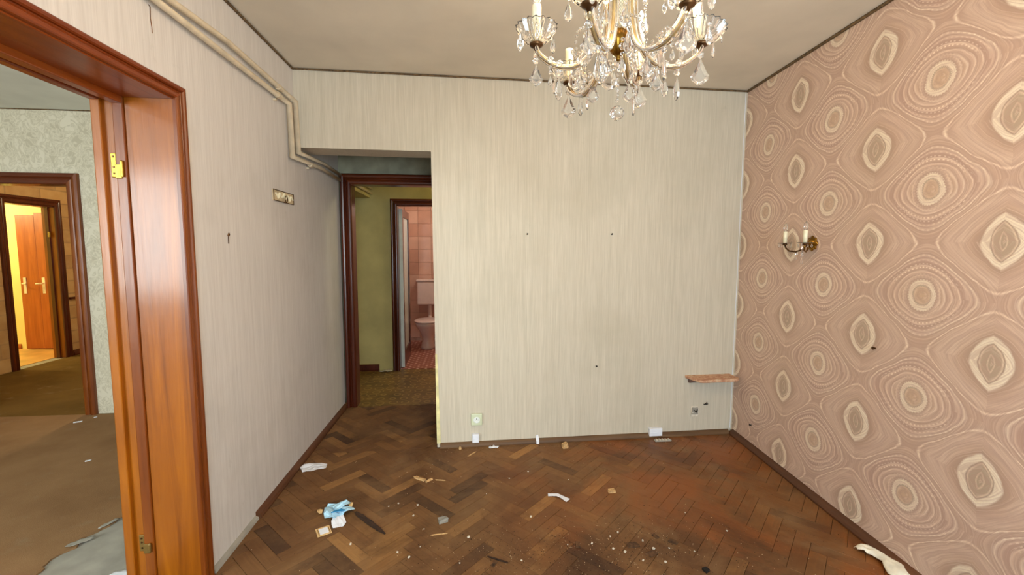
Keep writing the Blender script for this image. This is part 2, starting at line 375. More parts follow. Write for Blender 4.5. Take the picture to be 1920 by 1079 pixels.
def mat_lino():
    t = NT('hall_linoleum'); p = t.pos()
    v = t.voro(t.map(p, (9, 9, 9)), 1.0, 'F1', 'Distance', 0.35); r = t.rmp(t.math('ABSOLUTE', t.math('SUBTRACT', v, 0.38)), 0.07, 0.0)
    n = t.noise(p, 5, 4, 0.6); c = t.ramp(n, [(0.35, (94, 68, 28)), (0.65, (128, 96, 40))]); c = t.mix(t.math('MULTIPLY', r, 0.55), c, (186, 154, 84))
    return t.out(c, 0.45)
M_lino = mat_lino()
def mat_carpet(name, a, b, st):
    t = NT(name); p = t.pos(); n = t.noise(p, 220, 2, 0.6); big = t.noise(p, 1.6, 5, 0.6); c = t.ramp(big, [(0.35, a), (0.65, b)])
    c = t.mix(t.math('MULTIPLY', n, 0.35), c, st)
    d = t.noise(p, 6, 4, 0.7); c = t.mix(t.math('MULTIPLY', t.rmp(d, 0.58, 0.75), 0.35), c, (150, 130, 104))
    t.bump(n, 0.5, 0.003); return t.out(c, 0.9, 0, 0.1)
M_carp = mat_carpet('brown_carpet', (136, 102, 70), (160, 124, 88), (112, 82, 54)); M_carp2 = mat_carpet('olive_brown_carpet', (100, 76, 36), (122, 94, 48), (76, 56, 28))
M_far = plain('orange_floor', (204, 158, 92), 0.4, var=0.12, scale=3)
def mat_bathfloor():
    t = NT('bathroom_mosaic'); p = t.pos(); v = t.voro(t.map(p, (14, 14, 14), (0, 0, 0), (0, 0, radians(45))), 1.0, 'F1', 'Distance', 0.0)
    return t.out(t.ramp(v, [(0.14, (232, 206, 186)), (0.26, (168, 100, 84)), (0.6, (150, 84, 70))]), 0.35)
M_bfl = mat_bathfloor()
M_tile = plain('pink_glazed_tile', (216, 172, 150), 0.18, var=0.07, scale=3, bump=0.05, spec=0.6)
M_tile2 = plain('pink_glazed_tile_dark', (200, 152, 130), 0.18, var=0.07, scale=3, bump=0.05, spec=0.6)
M_grout = plain('tile_grout', (196, 160, 140), 0.9)

# ------------------------------------------------------------------ structure: main room
bm = bmesh.new()   # left wall with the wide door opening (Y 0.45..1.90)
for b in ((-1.44, XL, YR, 0.45, 0, H), (-1.44, XL, 0.45, 1.90, 2.06, H), (-1.44, XL, 1.925, YP, 0, H)): box(bm, *b)
box(bm, -1.44, XL, 1.90, 1.925, 0, H)
struct('wall_left', bm, M_left)
bm = bmesh.new()   # back wall with header over the passage; the opening's edge leans a little
def bwq(xa0, xb0, xa1, xb1, z0, z1):
    T = 0.225
    quadbox(bm, [(xa0, YB(xa0), z0), (xb0, YB(xb0), z0), (xb0, YB(xb0) + T, z0), (xa0, YB(xa0) + T, z0),
                 (xa1, YB(xa1), z1), (xb1, YB(xb1), z1), (xb1, YB(xb1) + T, z1), (xa1, YB(xa1) + T, z1)])
bwq(-0.253, XC + 0.1, -0.273, XC + 0.1, 0, 2.137); bwq(XL, XC + 0.1, XL, XC + 0.1, 2.137, H)
struct('wall_back', bm, M_back)
bm = bmesh.new(); T = 0.2
quadbox(bm, [(XR(YR), YR, 0), (XR(YR) + T, YR, 0), (XR(3.5) + T, 3.5, 0), (XR(3.5), 3.5, 0), (XR(YR), YR, H), (XR(YR) + T, YR, H), (XR(3.5) + T, 3.5, H), (XR(3.5), 3.5, H)])
struct('wall_right', bm, M_retro)
bm = bmesh.new()   # rear wall with two window openings
for b in ((-6.0, -4.1, YR - 0.2, YR, 0, H), (-4.1, -2.5, YR - 0.2, YR, 0, 0.9), (-4.1, -2.5, YR - 0.2, YR, 2.35, H), (-2.5, -0.05, YR - 0.2, YR, 0, H),
          (-0.05, 1.7, YR - 0.2, YR, 0, 0.7), (-0.05, 1.7, YR - 0.2, YR, 2.3, H), (1.7, 2.2, YR - 0.2, YR, 0, H)): box(bm, *b)
struct('wall_rear', bm, M_left)
def window(n, x0, x1, z0, z1, panes):
    w = 0.06; y0, y1 = YR - 0.10, YR - 0.05
    fr = struct('window_%d' % n, B((x0, x0 + w, y0, y1, z0, z1), (x1 - w, x1, y0, y1, z0, z1), (x0 + w, x1 - w, y0, y1, z0, z0 + w), (x0 + w, x1 - w, y0, y1, z1 - w, z1)), M_white)
    for k in range(1, panes):
        xm = x0 + (x1 - x0) * k / panes; link_mesh('mullion', B((xm - 0.03, xm + 0.03, y0, y1, z0 + w, z1 - w)), M_white, fr)
window(1, -0.05, 1.7, 0.7, 2.3, 3); window(2, -4.1, -2.5, 0.9, 2.35, 2)
struct('ceiling', B((-1.44, 2.3, YR, 4.10, H, H + 0.1)), M_ceil)
# side wall of the passage (the reverse of the back wall's thickness goes on to the frame wall)
struct('wall_passage', B((XO + 0.02, XO + 0.18, YB(XO) + 0.225, 4.0, 0, H)), M_passage)

# ---- parquet floor, herringbone, blocks of 28 x 7 cm laid at 45 degrees
floor = struct('floor', B((-1.44, 2.25, YR, 4.05, -0.06, -0.009)), M_bitumen)
L, Wd = 0.28, 0.07; nn = 4
e1 = Vector((cos(pi / 4), sin(pi / 4))); e2 = Vector((-sin(pi / 4), cos(pi / 4)))
ORG = Vector((0.70, 2.70))
def clip(poly, n, d):      # keep n.p <= d
    out = []
    for i in range(len(poly)):
        a, b = poly[i], poly[(i + 1) % len(poly)]; fa, fb = n.dot(a) - d, n.dot(b) - d
        if fa <= 0: out.append(a)
        if fa * fb < 0: out.append(a + (b - a) * (fa / (fa - fb)))
    return out
def V2(x, y): return Vector((x, y))
sk = 0.004
room_planes = [(V2(-1, 0), -(XL + sk)), (V2(1, -0.067), 1.994 - 0.134 - sk), (V2(-0.026, 1), 3.14 - sk), (V2(0, -1), -0.0)]
pass_planes = [(V2(-1, 0), -(XL + sk)), (V2(1, 0), -0.253 - sk), (V2(0, 1), 4.045), (V2(0, -1), 0)]
blocks = []
for i in range(-60, 60):
    for k in range(-14, 14):
        for kind in (0, 1):
            if kind == 0: x0, y0, w, h = i + 2 * nn * k, i, nn, 1
            else: x0, y0, w, h = i, i - 2 * nn + 1 + 2 * nn * k, 1, nn
            g = 0.0007
            pts = [(x0 * Wd + g, y0 * Wd + g), ((x0 + w) * Wd - g, y0 * Wd + g), ((x0 + w) * Wd - g, (y0 + h) * Wd - g), (x0 * Wd + g, (y0 + h) * Wd - g)]
            P = [ORG + e1 * a + e2 * b for a, b in pts]; c = sum(P, V2(0, 0)) / 4
            if c.y < 0.2 or c.y > 4.3 or c.x < -1.5 or c.x > 2.4: continue
            opts = [room_planes] if all(p.y < YB(p.x) - sk for p in P) else [room_planes, pass_planes + [(V2(0.026, -1), -(3.14 - sk))]]
            for planes in opts:
                Q = P; whole = True
                for n_, d_ in planes:
                    R = clip(Q, n_, d_)
                    if len(R) != len(Q) or any((a - b).length > 1e-6 for a, b in zip(R, Q)): whole = False
                    Q = R
                    if len(Q) < 3: break
                if len(Q) < 3: continue
                if abs(sum(Q[a].x * Q[(a + 1) % len(Q)].y - Q[(a + 1) % len(Q)].x * Q[a].y for a in range(len(Q)))) / 2 < 0.0004: continue
                blocks.append((sum(Q, V2(0, 0)) / len(Q) if not whole else c, kind, Q, whole))
def hexprism(bm, Q, z0, z1, be=0.0012):
    n = len(Q); cen = sum(Q, V2(0, 0)) / n
    def ins(q, d): v = cen - q; return q + v.normalized() * min(d, v.length * 0.4)
    A = [bm.verts.new((q.x, q.y, z0)) for q in Q]; Bm = [bm.verts.new((q.x, q.y, z1 - be)) for q in Q]; Cc = [bm.verts.new((ins(q, be * 1.4).x, ins(q, be * 1.4).y, z1)) for q in Q]
    for a, b in ((A, Bm), (Bm, Cc)):
        for i in range(n): bm.faces.new((a[i], a[(i + 1) % n], b[(i + 1) % n], b[i]))
    bm.faces.new(Cc); bm.faces.new(A[::-1])
def signed(Q): return sum(Q[a].x * Q[(a + 1) % len(Q)].y - Q[(a + 1) % len(Q)].x * Q[a].y for a in range(len(Q)))
blocks.sort(key=lambda b: (b[0].y < 1.55, b[0].length))
shared = None; rnd = random.Random(3); rest = bmesh.new(); tones = []
rest_l = rest.faces.layers.float.new('tone')
for bi, (c, kind, Q, whole) in enumerate(blocks):
    ang = pi / 4 + (pi / 2 if kind else 0); dz = rnd.uniform(-0.0011, 0.0004); tx, ty = rnd.uniform(-0.004, 0.004), rnd.uniform(-0.003, 0.003)
    if bi < 300:
        R = Matrix.Rotation(-ang, 2); loc = [R @ (q - c) for q in Q]
        if signed(loc) < 0: loc = loc[::-1]
        if whole and shared: me = shared; o = bpy.data.objects.new('parquet_block', me); COL.objects.link(o)
        else:
            b_ = bmesh.new(); hexprism(b_, loc, -0.009, 0.0); o = link_mesh('parquet_block', b_, M_parq)
            if whole: shared = o.data
        o.parent = floor; o.location = (c.x, c.y, dz); o.rotation_euler = (tx, ty, ang)
    else:
        n0 = len(rest.faces); hexprism(rest, Q if signed(Q) > 0 else Q[::-1], -0.009, dz); rest.faces.ensure_lookup_table(); tv = rnd.random()
        for f in rest.faces[n0:]: f[rest_l] = tv
o = link_mesh('parquet_blocks', rest, M_parqs, floor); o['kind'] = 'stuff'
# the unseen part of the floor behind the camera is level with the blocks
link_mesh('subfloor', B((XL, XR(YR) - 0.01, YR, 0.05, -0.009, -0.001)), M_carp, floor)

# ---- skirting strips
def skirt(name, a, b, inward, h, d, mat):
    a, b, inw = Vector(a), Vector(b), Vector(inward).normalized(); bm = bmesh.new()
    prof = [(0, 0), (d, 0), (d, h * 0.25), (d * 0.75, h * 0.6), (d * 0.4, h * 0.88), (0, h)]
    l = (b - a); prism(bm, prof, a, inw, (0, 0, 1), l.normalized(), l.length)
    return struct(name, bm, mat)
skirt('baseboard_back', (XO + 0.03, YB(XO + 0.03), 0.0), (XC - 0.03, YB(XC - 0.03), 0.0), (0.026, -1, 0), 0.034, 0.026, M_skirt)
skirt('baseboard_left', (XL, YP - 0.03, 0.0), (XL, 2.36, 0.0), (1, 0, 0), 0.036, 0.03, M_skirty)
skirt('baseboard_right', (XR(-0.5), -0.5, 0.0), (XR(3.17), 3.17, 0.0), (-1, 0.067, 0), 0.038, 0.035, M_skirty)
# broken, dusty stretch of the left skirting
bm = bmesh.new(); prof = [(0, 0), (0.02, 0), (0.016, 0.012), (0, 0.02)]
prism(bm, prof, (XL, 1.955, 0.0), (1, 0, 0), (0, 0, 1), (0, 1, 0), 0.40); struct('baseboard_left_stub', bm, M_conc)
# ---- brown cord where the walls meet the ceiling
def cord(n, a, b, r=0.007):
    bm = bmesh.new(); tube(bm, [a, b], r, 6); return struct('trim_%d' % n, bm, M_cord)
cord(1, (XL + 0.006, 0.2, H - 0.007), (XL + 0.006, YB(XL) - 0.006, H - 0.007))
cord(2, (XL + 0.006, YB(XL) - 0.007, H - 0.007), (XC - 0.006, YC - 0.007, H - 0.007), 0.006)
cord(3, (XR(0) - 0.006, 0, H - 0.007), (XR(YC) - 0.006, YC - 0.006, H - 0.007), 0.009)
bm = bmesh.new(); tube(bm, [(XC - 0.012, YB(XC) - 0.002, 0.04), (XC - 0.012, YB(XC) - 0.002, H - 0.02)], 0.0022, 5); struct('trim_8', bm, M_paper)
# cream strip on the corner of the passage opening
bm = bmesh.new(); quadbox(bm, [(-0.256, YB(-.25) - 0.003, 0.03), (-0.228, YB(-.25) - 0.003, 0.03), (-0.228, YB(-.25) + 0.004, 0.03), (-0.256, YB(-.25) + 0.004, 0.03),
                               (-0.261, YB(-.25) - 0.003, 0.70), (-0.247, YB(-.25) - 0.003, 0.70), (-0.247, YB(-.25) + 0.004, 0.70), (-0.261, YB(-.25) + 0.004, 0.70)])
struct('trim_4', bm, plain('cream_bare_strip', (226, 216, 160), 0.7))

# ------------------------------------------------------------------ neighbouring room (seen through door 1)
HL = 2.605
struct('wall_side_room_back', B((-3.37, -1.44, YP, YP + 0.12, 0, HL + 0.05), (-6.0, -4.35, YP, YP + 0.12, 0, HL + 0.05), (-4.35, -3.37, YP, YP + 0.12, 2.04, HL + 0.05)), M_damask)
struct('wall_side_room_left', B((-6.1, -6.0, YR, YP, 0, HL + 0.05)), M_damask)
struct('ceiling_side_room', B((-6.0, -1.44, YR, YP, HL, HL + 0.05)), M_ceil2)
struct('floor_side_room', B((-6.0, -1.44, YR, YP, -0.06, -0.008)), M_conc)
bm = bmesh.new(); tube(bm, [(-6.0, YP - 0.004, HL - 0.004), (-1.45, YP - 0.004, HL - 0.004)], 0.005, 6); struct('trim_5', bm, M_cord)
# worn carpet with a torn edge
rng = random.Random(11)
edge = [(-5.99, -0.5), (-2.6, 0.2), (-2.25, 1.2), (-2.03, 1.75), (-1.945, 2.04), (-1.975, 2.12), (-1.93, 2.20), (-1.965, 2.27), (-1.905, 2.37), (-1.915, 2.43), (-1.87, 2.50), (-1.72, 2.66), (-1.60, 2.9), (-1.445, 3.0), (-1.445, 4.05), (-5.99, 4.05)]
pts = []
for i in range(len(edge)):
    a, b = V2(*edge[i]), V2(*edge[(i + 1) % len(edge)]); pts.append(a)
    if 0 < i < 13:
        for k in (0.25, 0.5, 0.75): pts.append(a.lerp(b, k) + V2(rng.uniform(-.012, .012), rng.uniform(-.012, .012)))
bm = bmesh.new(); A = [bm.verts.new((p.x, p.y, -0.008)) for p in pts]; T_ = [bm.verts.new((p.x, p.y, 0.0)) for p in pts]
for i in range(len(pts)): bm.faces.new((A[i], A[(i + 1) % len(pts)], T_[(i + 1) % len(pts)], T_[i]))
bm.faces.new(T_); bm.faces.new(A[::-1])
tag(link_mesh('carpet', bm, M_carp), 'worn brown carpet with torn edge over grey screed beyond the left doorway', 'carpet')
# curled torn flaps at the carpet's edge
def ribbon(bm, centers, widths, amp, seed, thick=0.0015, nv=5, lift=0.0, mi=0):
    C = [Vector(c) for c in centers]; n = len(C); rows = []; seedv = Vector((seed * 3.1, seed * 1.7, seed))
    for i, c in enumerate(C):
        d = (C[min(i + 1, n - 1)] - C[max(i - 1, 0)]); d.z = 0; d.normalize(); s = Vector((-d.y, d.x, 0)); row = []
        for j in range(nv):
            f = j / (nv - 1) * 2 - 1; p = c + s * f * widths[i] * (1 + 0.25 * noise.noise(c * 30 + seedv + Vector((f * 3, 0, 0))))
            p.z += amp * abs(noise.noise(p * 34 + seedv)) + lift * (1 - f * f); row.append(p)
        rows.append(row)
    top = [[bm.verts.new(p + Vector((0, 0, thick))) for p in r] for r in rows]; bot = [[bm.verts.new(p) for p in r] for r in rows]
    fs = []
    for i in range(n - 1):
        for j in range(nv - 1):
            fs.append(bm.faces.new((top[i][j], top[i + 1][j], top[i + 1][j + 1], top[i][j + 1]))); fs.append(bm.faces.new((bot[i][j], bot[i][j + 1], bot[i + 1][j + 1], bot[i + 1][j])))
    for i in range(n - 1):
        fs.append(bm.faces.new((top[i][0], bot[i][0], bot[i + 1][0], top[i + 1][0]))); fs.append(bm.faces.new((top[i][-1], top[i + 1][-1], bot[i + 1][-1], bot[i][-1])))
    for j in range(nv - 1):
        fs.append(bm.faces.new((top[0][j], top[0][j + 1], bot[0][j + 1], bot[0][j]))); fs.append(bm.faces.new((top[-1][j], bot[-1][j], bot[-1][j + 1], top[-1][j + 1])))
    for f in fs: f.material_index = mi
def sub(a, b, k):
    return [Vector(a).lerp(Vector(b), i / k) for i in range(k + 1)]
for (a, b, w, lab, sd) in (((-1.98, 2.20, 0.001), (-1.90, 2.27, 0.001), 0.018, 'pale curled underlay flap on the torn carpet edge, the nearer', 3), ((-1.94, 2.34, 0.001), (-1.90, 2.42, 0.001), 0.012, 'pale curled underlay flap on the torn carpet edge, the farther', 5)):
    bm = bmesh.new(); ribbon(bm, sub(a, b, 6), [w * 0.4, w * .9, w, w, w * 0.9, w * .7, w * 0.3], 0.012, sd); tag(link_mesh('underlay_flap', bm, M_conc, smooth=True), lab, 'scrap', 'underlay flaps')

# ---- inner hall behind, stone-print wall, far yellow room
struct('wall_inner_hall_left', B((-5.55, -5.40, YP + 0.12, 5.62, 0, HL), (-5.55, -5.40, 5.62, 6.27, 2.02, HL), (-5.55, -5.40, 6.27, 7.5, 0, HL)), M_stone)
struct('wall_inner_hall_back', B((-5.40, -2.1, 7.4, 7.5, 0, HL)), M_stone)
struct('wall_inner_hall_right', B((-2.2, -2.1, YP + 0.12, 7.4, 0, HL)), M_hall)
struct('ceiling_inner_hall', B((-5.55, -1.7, YP + 0.0, 7.5, HL, HL + 0.05)), M_ceil2)
struct('floor_inner_hall', B((-5.55, -2.1, YP, 7.5, -0.06, -0.006)), M_conc)
bm = B((-5.40, -2.2, YP - 0.008, 7.4, -0.0058, 0.001)); tag(link_mesh('carpet', bm, M_carp2), 'dark olive brown carpet on the inner hall floor behind the sage wall', 'carpet')
skirt('baseboard_inner_hall', (-5.40, 6.36, 0.001), (-5.40, 7.4, 0.001), (1, 0, 0), 0.075, 0.02, M_dark)
struct('trim_6', B((-5.40, -5.37, 6.36, 7.4, 0.77, 0.80)), M_dark)
struct('wall_far_room_back', B((-9.2, -5.55, 6.86, 6.96, 0, HL)), M_yellow)
struct('wall_far_room_left', B((-9.3, -9.2, 4.2, 6.96, 0, HL)), M_yellow)
struct('wall_far_room_front', B((-9.2, -5.55, 4.2, 4.3, 0, HL)), M_yellow)
struct('ceiling_far_room', B((-9.2, -5.55, 4.3, 6.86, HL, HL + 0.05)), M_ceil)
struct('floor_far_room', B((-9.3, -5.55, 4.2, 6.96, -0.06, 0.0)), M_far)
skirt('baseboard_far_room', (-9.2, 6.86, 0.0), (-6.50, 6.86, 0.0), (0, -1, 0), 0.07, 0.015, M_leaf)

# ------------------------------------------------------------------ hall behind the passage and bathroom
struct('floor_hall', B((-1.7, 1.6, 4.05, 5.30, -0.06, 0.0)), M_lino)
struct('wall_hall_frame', B((XO - 0.02 + 0.0, 1.6, YP, YP + 0.1, 0, H), (-1.168, XO - 0.02, YP, YP + 0.1, 2.13, H), (-1.7, -1.168, YP + 0.12, YP + 0.16, 0, H)), M_passage)
struct('wall_hall_back', B((-1.7, -0.86, 5.25, 5.35, 0, H), (-0.86, -0.06, 5.25, 5.35, 1.99, H), (-0.06, 1.6, 5.25, 5.35, 0, H)), M_hall)
struct('wall_hall_left', B((-1.7, -1.6, YP + 0.16, 5.25, 0, H)), M_hall)
struct('wall_hall_right', B((1.5, 1.6, YP + 0.1, 5.25, 0, H)), M_hall)
struct('ceiling_hall', B((-1.7, 1.6, 4.10, 5.35, H, H + 0.05)), M_ceil)
struct('trim_7', B((-1.6, -1.16, YP + 0.16, 5.25, 2.05, 2.65)), M_hall)
skirt('baseboard_hall', (-1.6, 5.25, 0.0), (-1.10, 5.25, 0.0), (0, -1, 0), 0.08, 0.02, M_dark)
bm = bmesh.new(); ribbon(bm, sub((-1.10, 5.20, 0.0), (-0.94, 5.21, 0.0), 8), [0.01, 0.03, 0.035, 0.03, 0.035, 0.03, 0.03, 0.02, 0.005], 0.05, 8)
tag(link_mesh('plaster_rubble', bm, M_plast, smooth=True), 'small pale heap of plaster at the hall skirting by the bathroom frame', 'rubble')
# bathroom
struct('floor_bathroom', B((-1.3, 0.9, 5.30, 7.05, -0.06, 0.004)), M_bfl)
wb = struct('wall_bathroom_back', B((-1.3, 0.9, 6.958, 7.05, 0, H)), M_grout)
tb = bmesh.new(); box(tb, -0.0985, 0.0985, -0.008, 0, -0.0985, 0.0985); bevel(tb, 0.002, 1)
tile0 = None; tr = random.Random(5)
for i in range(7):
    for j in range(12):
        if tile0 is None: tile0 = link_mesh('tile', tb, M_tile, wb); o = tile0
        else:
            o = tile0.copy(); COL.objects.link(o)
        o.location = (-0.92 + 0.2 * i, 6.958 + tr.uniform(-0.001, 0), 0.155 + 0.2 * j)
        if tr.random() < 0.3:
            if 'alt' not in globals(): alt = tile0.data.copy(); alt.materials[0] = M_tile2
            o.data = alt
struct('wall_bathroom_left', B((-1.3, -1.2, 5.35, 6.958, 0, H)), M_tile)
struct('wall_bathroom_right', B((0.8, 0.9, 5.35, 6.958, 0, H)), M_tile)
struct('ceiling_bathroom', B((-1.3, 0.9, 5.35, 7.05, 2.6, 2.65)), M_ceil)

# ------------------------------------------------------------------ doors and frames
def casing_prof(w, d):     # two rounded ridges, w along the wall, d proud of it
    P = [(0, 0)]
    for k in range(0, 7): a = pi - pi * k / 6; P.append((w * 0.22 + w * 0.22 * cos(a), d * 0.55 + d * 0.45 * sin(a)))
    P.append((w * 0.50, d * 0.45))
    for k in range(0, 7): a = pi - pi * k / 6; P.append((w * 0.76 + w * 0.24 * cos(a), d * 0.45 + d * 0.3 * sin(a)))
    P.append((w, 0)); return P
def casing(name, o, u, v, l, length, w, d, mat, parent, m0=0, m1=1):
    """o on the inner edge; the ends are cut at 45 degrees (m0 at the start, m1 at the end)"""
    o, u, v, l = map(Vector, (o, u, v, l)); bm = bmesh.new(); P = [(w - a, b) for a, b in casing_prof(w, d)]; n = len(P)
    A = [bm.verts.new(o + u * a + v * b - l * (a * m0)) for a, b in P]; C = [bm.verts.new(o + u * a + v * b + l * (length + a * m1)) for a, b in P]
    for i in range(n): bm.faces.new((A[i], A[(i + 1) % n], C[(i + 1) % n], C[i]))
    bm.faces.new(A[::-1]); bm.faces.new(C); bmesh.ops.recalc_face_normals(bm, faces=bm.faces); return link_mesh(name, bm, mat, parent)
# door 1: wide opening in the left wall
d1 = struct('door_1', bevel(B((-1.345, XL + 0.004, 1.886, 1.90, 0, 2.06)), 0.002, 1), M_wood)    # far jamb lining
link_mesh('jamb_stop', bevel(B((-1.385, -1.345, 1.878, 1.90, 0, 2.05)), 0.004, 2), M_cas, d1)
link_mesh('jamb_rebate', B((-1.425, -1.385, 1.892, 1.90, 0, 2.05)), M_wood, d1)
link_mesh('jamb_edge', bevel(B((-1.462, -1.425, 1.876, 1.90, 0, 2.06)), 0.005, 2), M_wood, d1)
link_mesh('head_lining', bevel(B((-1.345, XL + 0.004, 0.45, 1.886, 2.045, 2.06)), 0.002, 1), M_woodh, d1)
link_mesh('head_stop', bevel(B((-1.385, -1.345, 0.45, 1.878, 2.02, 2.06)), 0.004, 2), M_woodh, d1)
link_mesh('head_rebate', B((-1.425, -1.385, 0.45, 1.892, 2.05, 2.06)), M_woodh, d1)
link_mesh('head_edge', bevel(B((-1.462, -1.425, 0.45, 1.876, 2.03, 2.06)), 0.005, 2), M_woodh, d1)
link_mesh('near_lining', B((-1.46, XL + 0.004, 0.45, 0.464, 0, 2.045)), M_wood, d1)
casing('casing', (XL, 1.885, 0), (0, 1, 0), (1, 0, 0), (0, 0, 1), 2.05, 0.052, 0.028, M_cas, d1)
casing('casing', (XL, 0.464, 2.05), (0, 0, 1), (1, 0, 0), (0, 1, 0), 1.421, 0.052, 0.028, M_woodh, d1, 1, 1)
casing('casing', (XL, 0.464, 0), (0, -1, 0), (1, 0, 0), (0, 0, 1), 2.05, 0.052, 0.028, M_cas, d1)
# hinge halves on the jamb
def hinge(z0, z1, painted):
    m = M_gold if not painted else plain('painted_hinge', (128, 98, 46), 0.5, 0.3)
    h = link_mesh('hinge', bevel(B((-1.408, -1.386, 1.884, 1.8925, z0 + 0.005, z1)), 0.003, 2), m, d1); h['label'] = 'yellow brass hinge half' if not painted else 'painted-over lower hinge'
    link_mesh('hinge_plate', bevel(B((-1.386, -1.362, 1.873, 1.8785, z0, z0 + (z1 - z0) * 0.55)), 0.002, 1), m, h)
    bm = bmesh.new(); lathe(bm, [(0.0045, z0 + 0.006), (0.0055, z0 + 0.012), (0.0055, z1 - 0.035), (0.003, z1 - 0.03)], 10, (-1.359, 1.872, 0)); link_mesh('hinge_pin', bm, m, h)
    for zz in (z0 + 0.02, z0 + 0.045, z1 - 0.014):
        bm = bmesh.new(); lathe(bm, [(0.0045, 0), (0.0035, 0.002)], 8, (0, 0, 0), M=Matrix.Rotation(pi / 2, 3, 'X')); bmesh.ops.translate(bm, vec=(-1.397, 1.884, zz), verts=bm.verts); link_mesh('screw', bm, M_brassd, h)
hinge(1.732, 1.832, False); hinge(0.168, 0.245, True)
# door 2: frame at the end of the passage (no leaf)
def fframe(n, x0, x1, y, ztop, w, d, depth, mv, mh, right=True, left=True):
    """frame in a wall facing -Y; x0..x1 outer edges"""
    r = struct('door_%d' % n, B((x0 + w * 0.8, x0 + w, y, y + depth, 0, ztop - w)), mv)
    if left: casing('casing', (x0 + w, y, 0), (-1, 0, 0), (0, -1, 0), (0, 0, 1), ztop - w, w, d, mv, r)
    if right:
        link_mesh('jamb', B((x1 - w, x1 - w * 0.8, y, y + depth, 0, ztop - w)), mv, r); casing('casing', (x1 - w, y, 0), (1, 0, 0), (0, -1, 0), (0, 0, 1), ztop - w, w, d, mv, r)
    casing('casing', (x0 + w, y, ztop - w), (0, 0, 1), (0, -1, 0), (1, 0, 0), x1 - x0 - w - (w if right else 0), w, d, mh, r, 1, 1 if right else 0)
    link_mesh('head_jamb', B((x0 + w, x1 - w, y, y + depth, ztop - w, ztop - w * 0.8)), mh, r)
    return r
fframe(2, -1.150, -0.245, YP, 2.125, 0.095, 0.05, 0.1, M_dark, M_darkh, right=False)
fframe(3, -0.935, 0.0, 5.25, 2.045, 0.08, 0.035, 0.1, M_dark, M_darkh)
fframe(4, -4.44, -3.285, YP, 2.085, 0.095, 0.035, 0.12, M_cas, M_darkh)
# door 5: frame in the stone-print wall (faces +X)
d5 = struct('door_5', B((-5.55, -5.40, 6.255, 6.27, 0, 2.0)), M_wood)
link_mesh('jamb_stop', B((-5.50, -5.46, 6.235, 6.255, 0, 2.0)), M_dark, d5); link_mesh('jamb', B((-5.55, -5.40, 5.62, 5.64, 0, 2.0)), M_dark, d5)
link_mesh('head_jamb', B((-5.55, -5.40, 5.64, 6.255, 1.985, 2.02)), M_dark, d5)
casing('casing', (-5.40, 6.25, 0), (0, 1, 0), (1, 0, 0), (0, 0, 1), 2.0, 0.085, 0.03, M_dark, d5); casing('casing', (-5.40, 5.64, 0), (0, -1, 0), (1, 0, 0), (0, 0, 1), 2.0, 0.085, 0.03, M_dark, d5)
casing('casing', (-5.40, 5.64, 2.0), (0, 0, 1), (1, 0, 0), (0, 1, 0), 0.61, 0.085, 0.03, M_dark, d5, 1, 1)
bm = bmesh.new(); lathe(bm, [(0.008, 1.60), (0.012, 1.61), (0.012, 1.66), (0.008, 1.67)], 10, (-5.455, 6.228, 0)); link_mesh('hinge', bm, M_gold, d5)
# door 6: double door in the far yellow room
d6 = struct('door_6', bevel(B((-6.385, -6.142, 6.80, 6.84, 0.01, 1.92)), 0.003, 1), M_leaf)
def lever(x, s, parent):
    p = link_mesh('handle_plate', bevel(B((x - 0.02, x + 0.02, 6.792, 6.80, 0.81, 1.04)), 0.003, 1), M_steel, parent)
    bm = bmesh.new(); tube(bm, [(x, 6.792, 0.955), (x, 6.76, 0.955), (x + s * 0.02, 6.748, 0.955), (x + s * 0.06, 6.745, 0.953)], 0.009, 8); link_mesh('lever', bm, M_steel, p)
lf2 = link_mesh('door_leaf', bevel(B((-6.138, -5.76, 6.795, 6.835, 0.01, 1.955)), 0.003, 1), M_leaf, d6)
lever(-6.325, 1, d6); lever(-6.08, -1, lf2)
# bathroom door leaf, half glazed, opened inwards
lf = empty('door_leaf', (-0.835, 5.355, 0), 'brown bathroom door leaf with frosted panel, opened inwards behind the hall', 'door', rz=radians(91.5))
lm = bmesh.new()
for b in ((0, 0.09, -0.02, 0.02, 0.01, 1.94), (0.6, 0.69, -0.02, 0.02, 0.01, 1.94), (0.09, 0.6, -0.02, 0.02, 0.01, 0.2), (0.09, 0.6, -0.02, 0.02, 1.85, 1.94)): box(lm, *b)
link_mesh('leaf_frame', lm, M_dark, lf); link_mesh('pane', B((0.09, 0.6, -0.006, 0.006, 0.2, 1.85)), plain('frosted_pane', (206, 210, 200), 0.25, var=0.02), lf)
link_mesh('leaf_edge_highlight', B((-0.003, 0.0, -0.02, 0.02, 0.01, 1.94)), M_white, lf)  # white strip paints the highlight along the leaf's edge

# toilet with cistern
tl = empty('toilet', (-0.64, 6.45, 0.004), 'pale porcelain toilet with raised cistern against the pink tiled bathroom wall', 'toilet')
bm = bmesh.new()
def ell(bm, secs, seg=20):
    R = [[bm.verts.new((cx + a * cos(2 * pi * i / seg), cy + b * sin(2 * pi * i / seg), z)) for i in range(seg)] for (a, b, cx, cy, z) in secs]
    for p, q in zip(R, R[1:]):
        for i in range(seg): bm.faces.new((p[i], p[(i + 1) % seg], q[(i + 1) % seg], q[i]))
    bm.faces.new(R[0][::-1]); bm.faces.new(R[-1])
ell(bm, [(0.11, 0.16, 0, 0.02, 0), (0.105, 0.15, 0, 0.02, 0.03), (0.08, 0.12, 0, 0.03, 0.12), (0.10, 0.14, 0, 0, 0.22), (0.165, 0.21, 0, -0.04, 0.34), (0.18, 0.23, 0, -0.05, 0.40), (0.15, 0.20, 0, -0.05, 0.40), (0.12, 0.16, 0, -0.05, 0.32)])
link_mesh('bowl', bm, M_porc, tl, True)
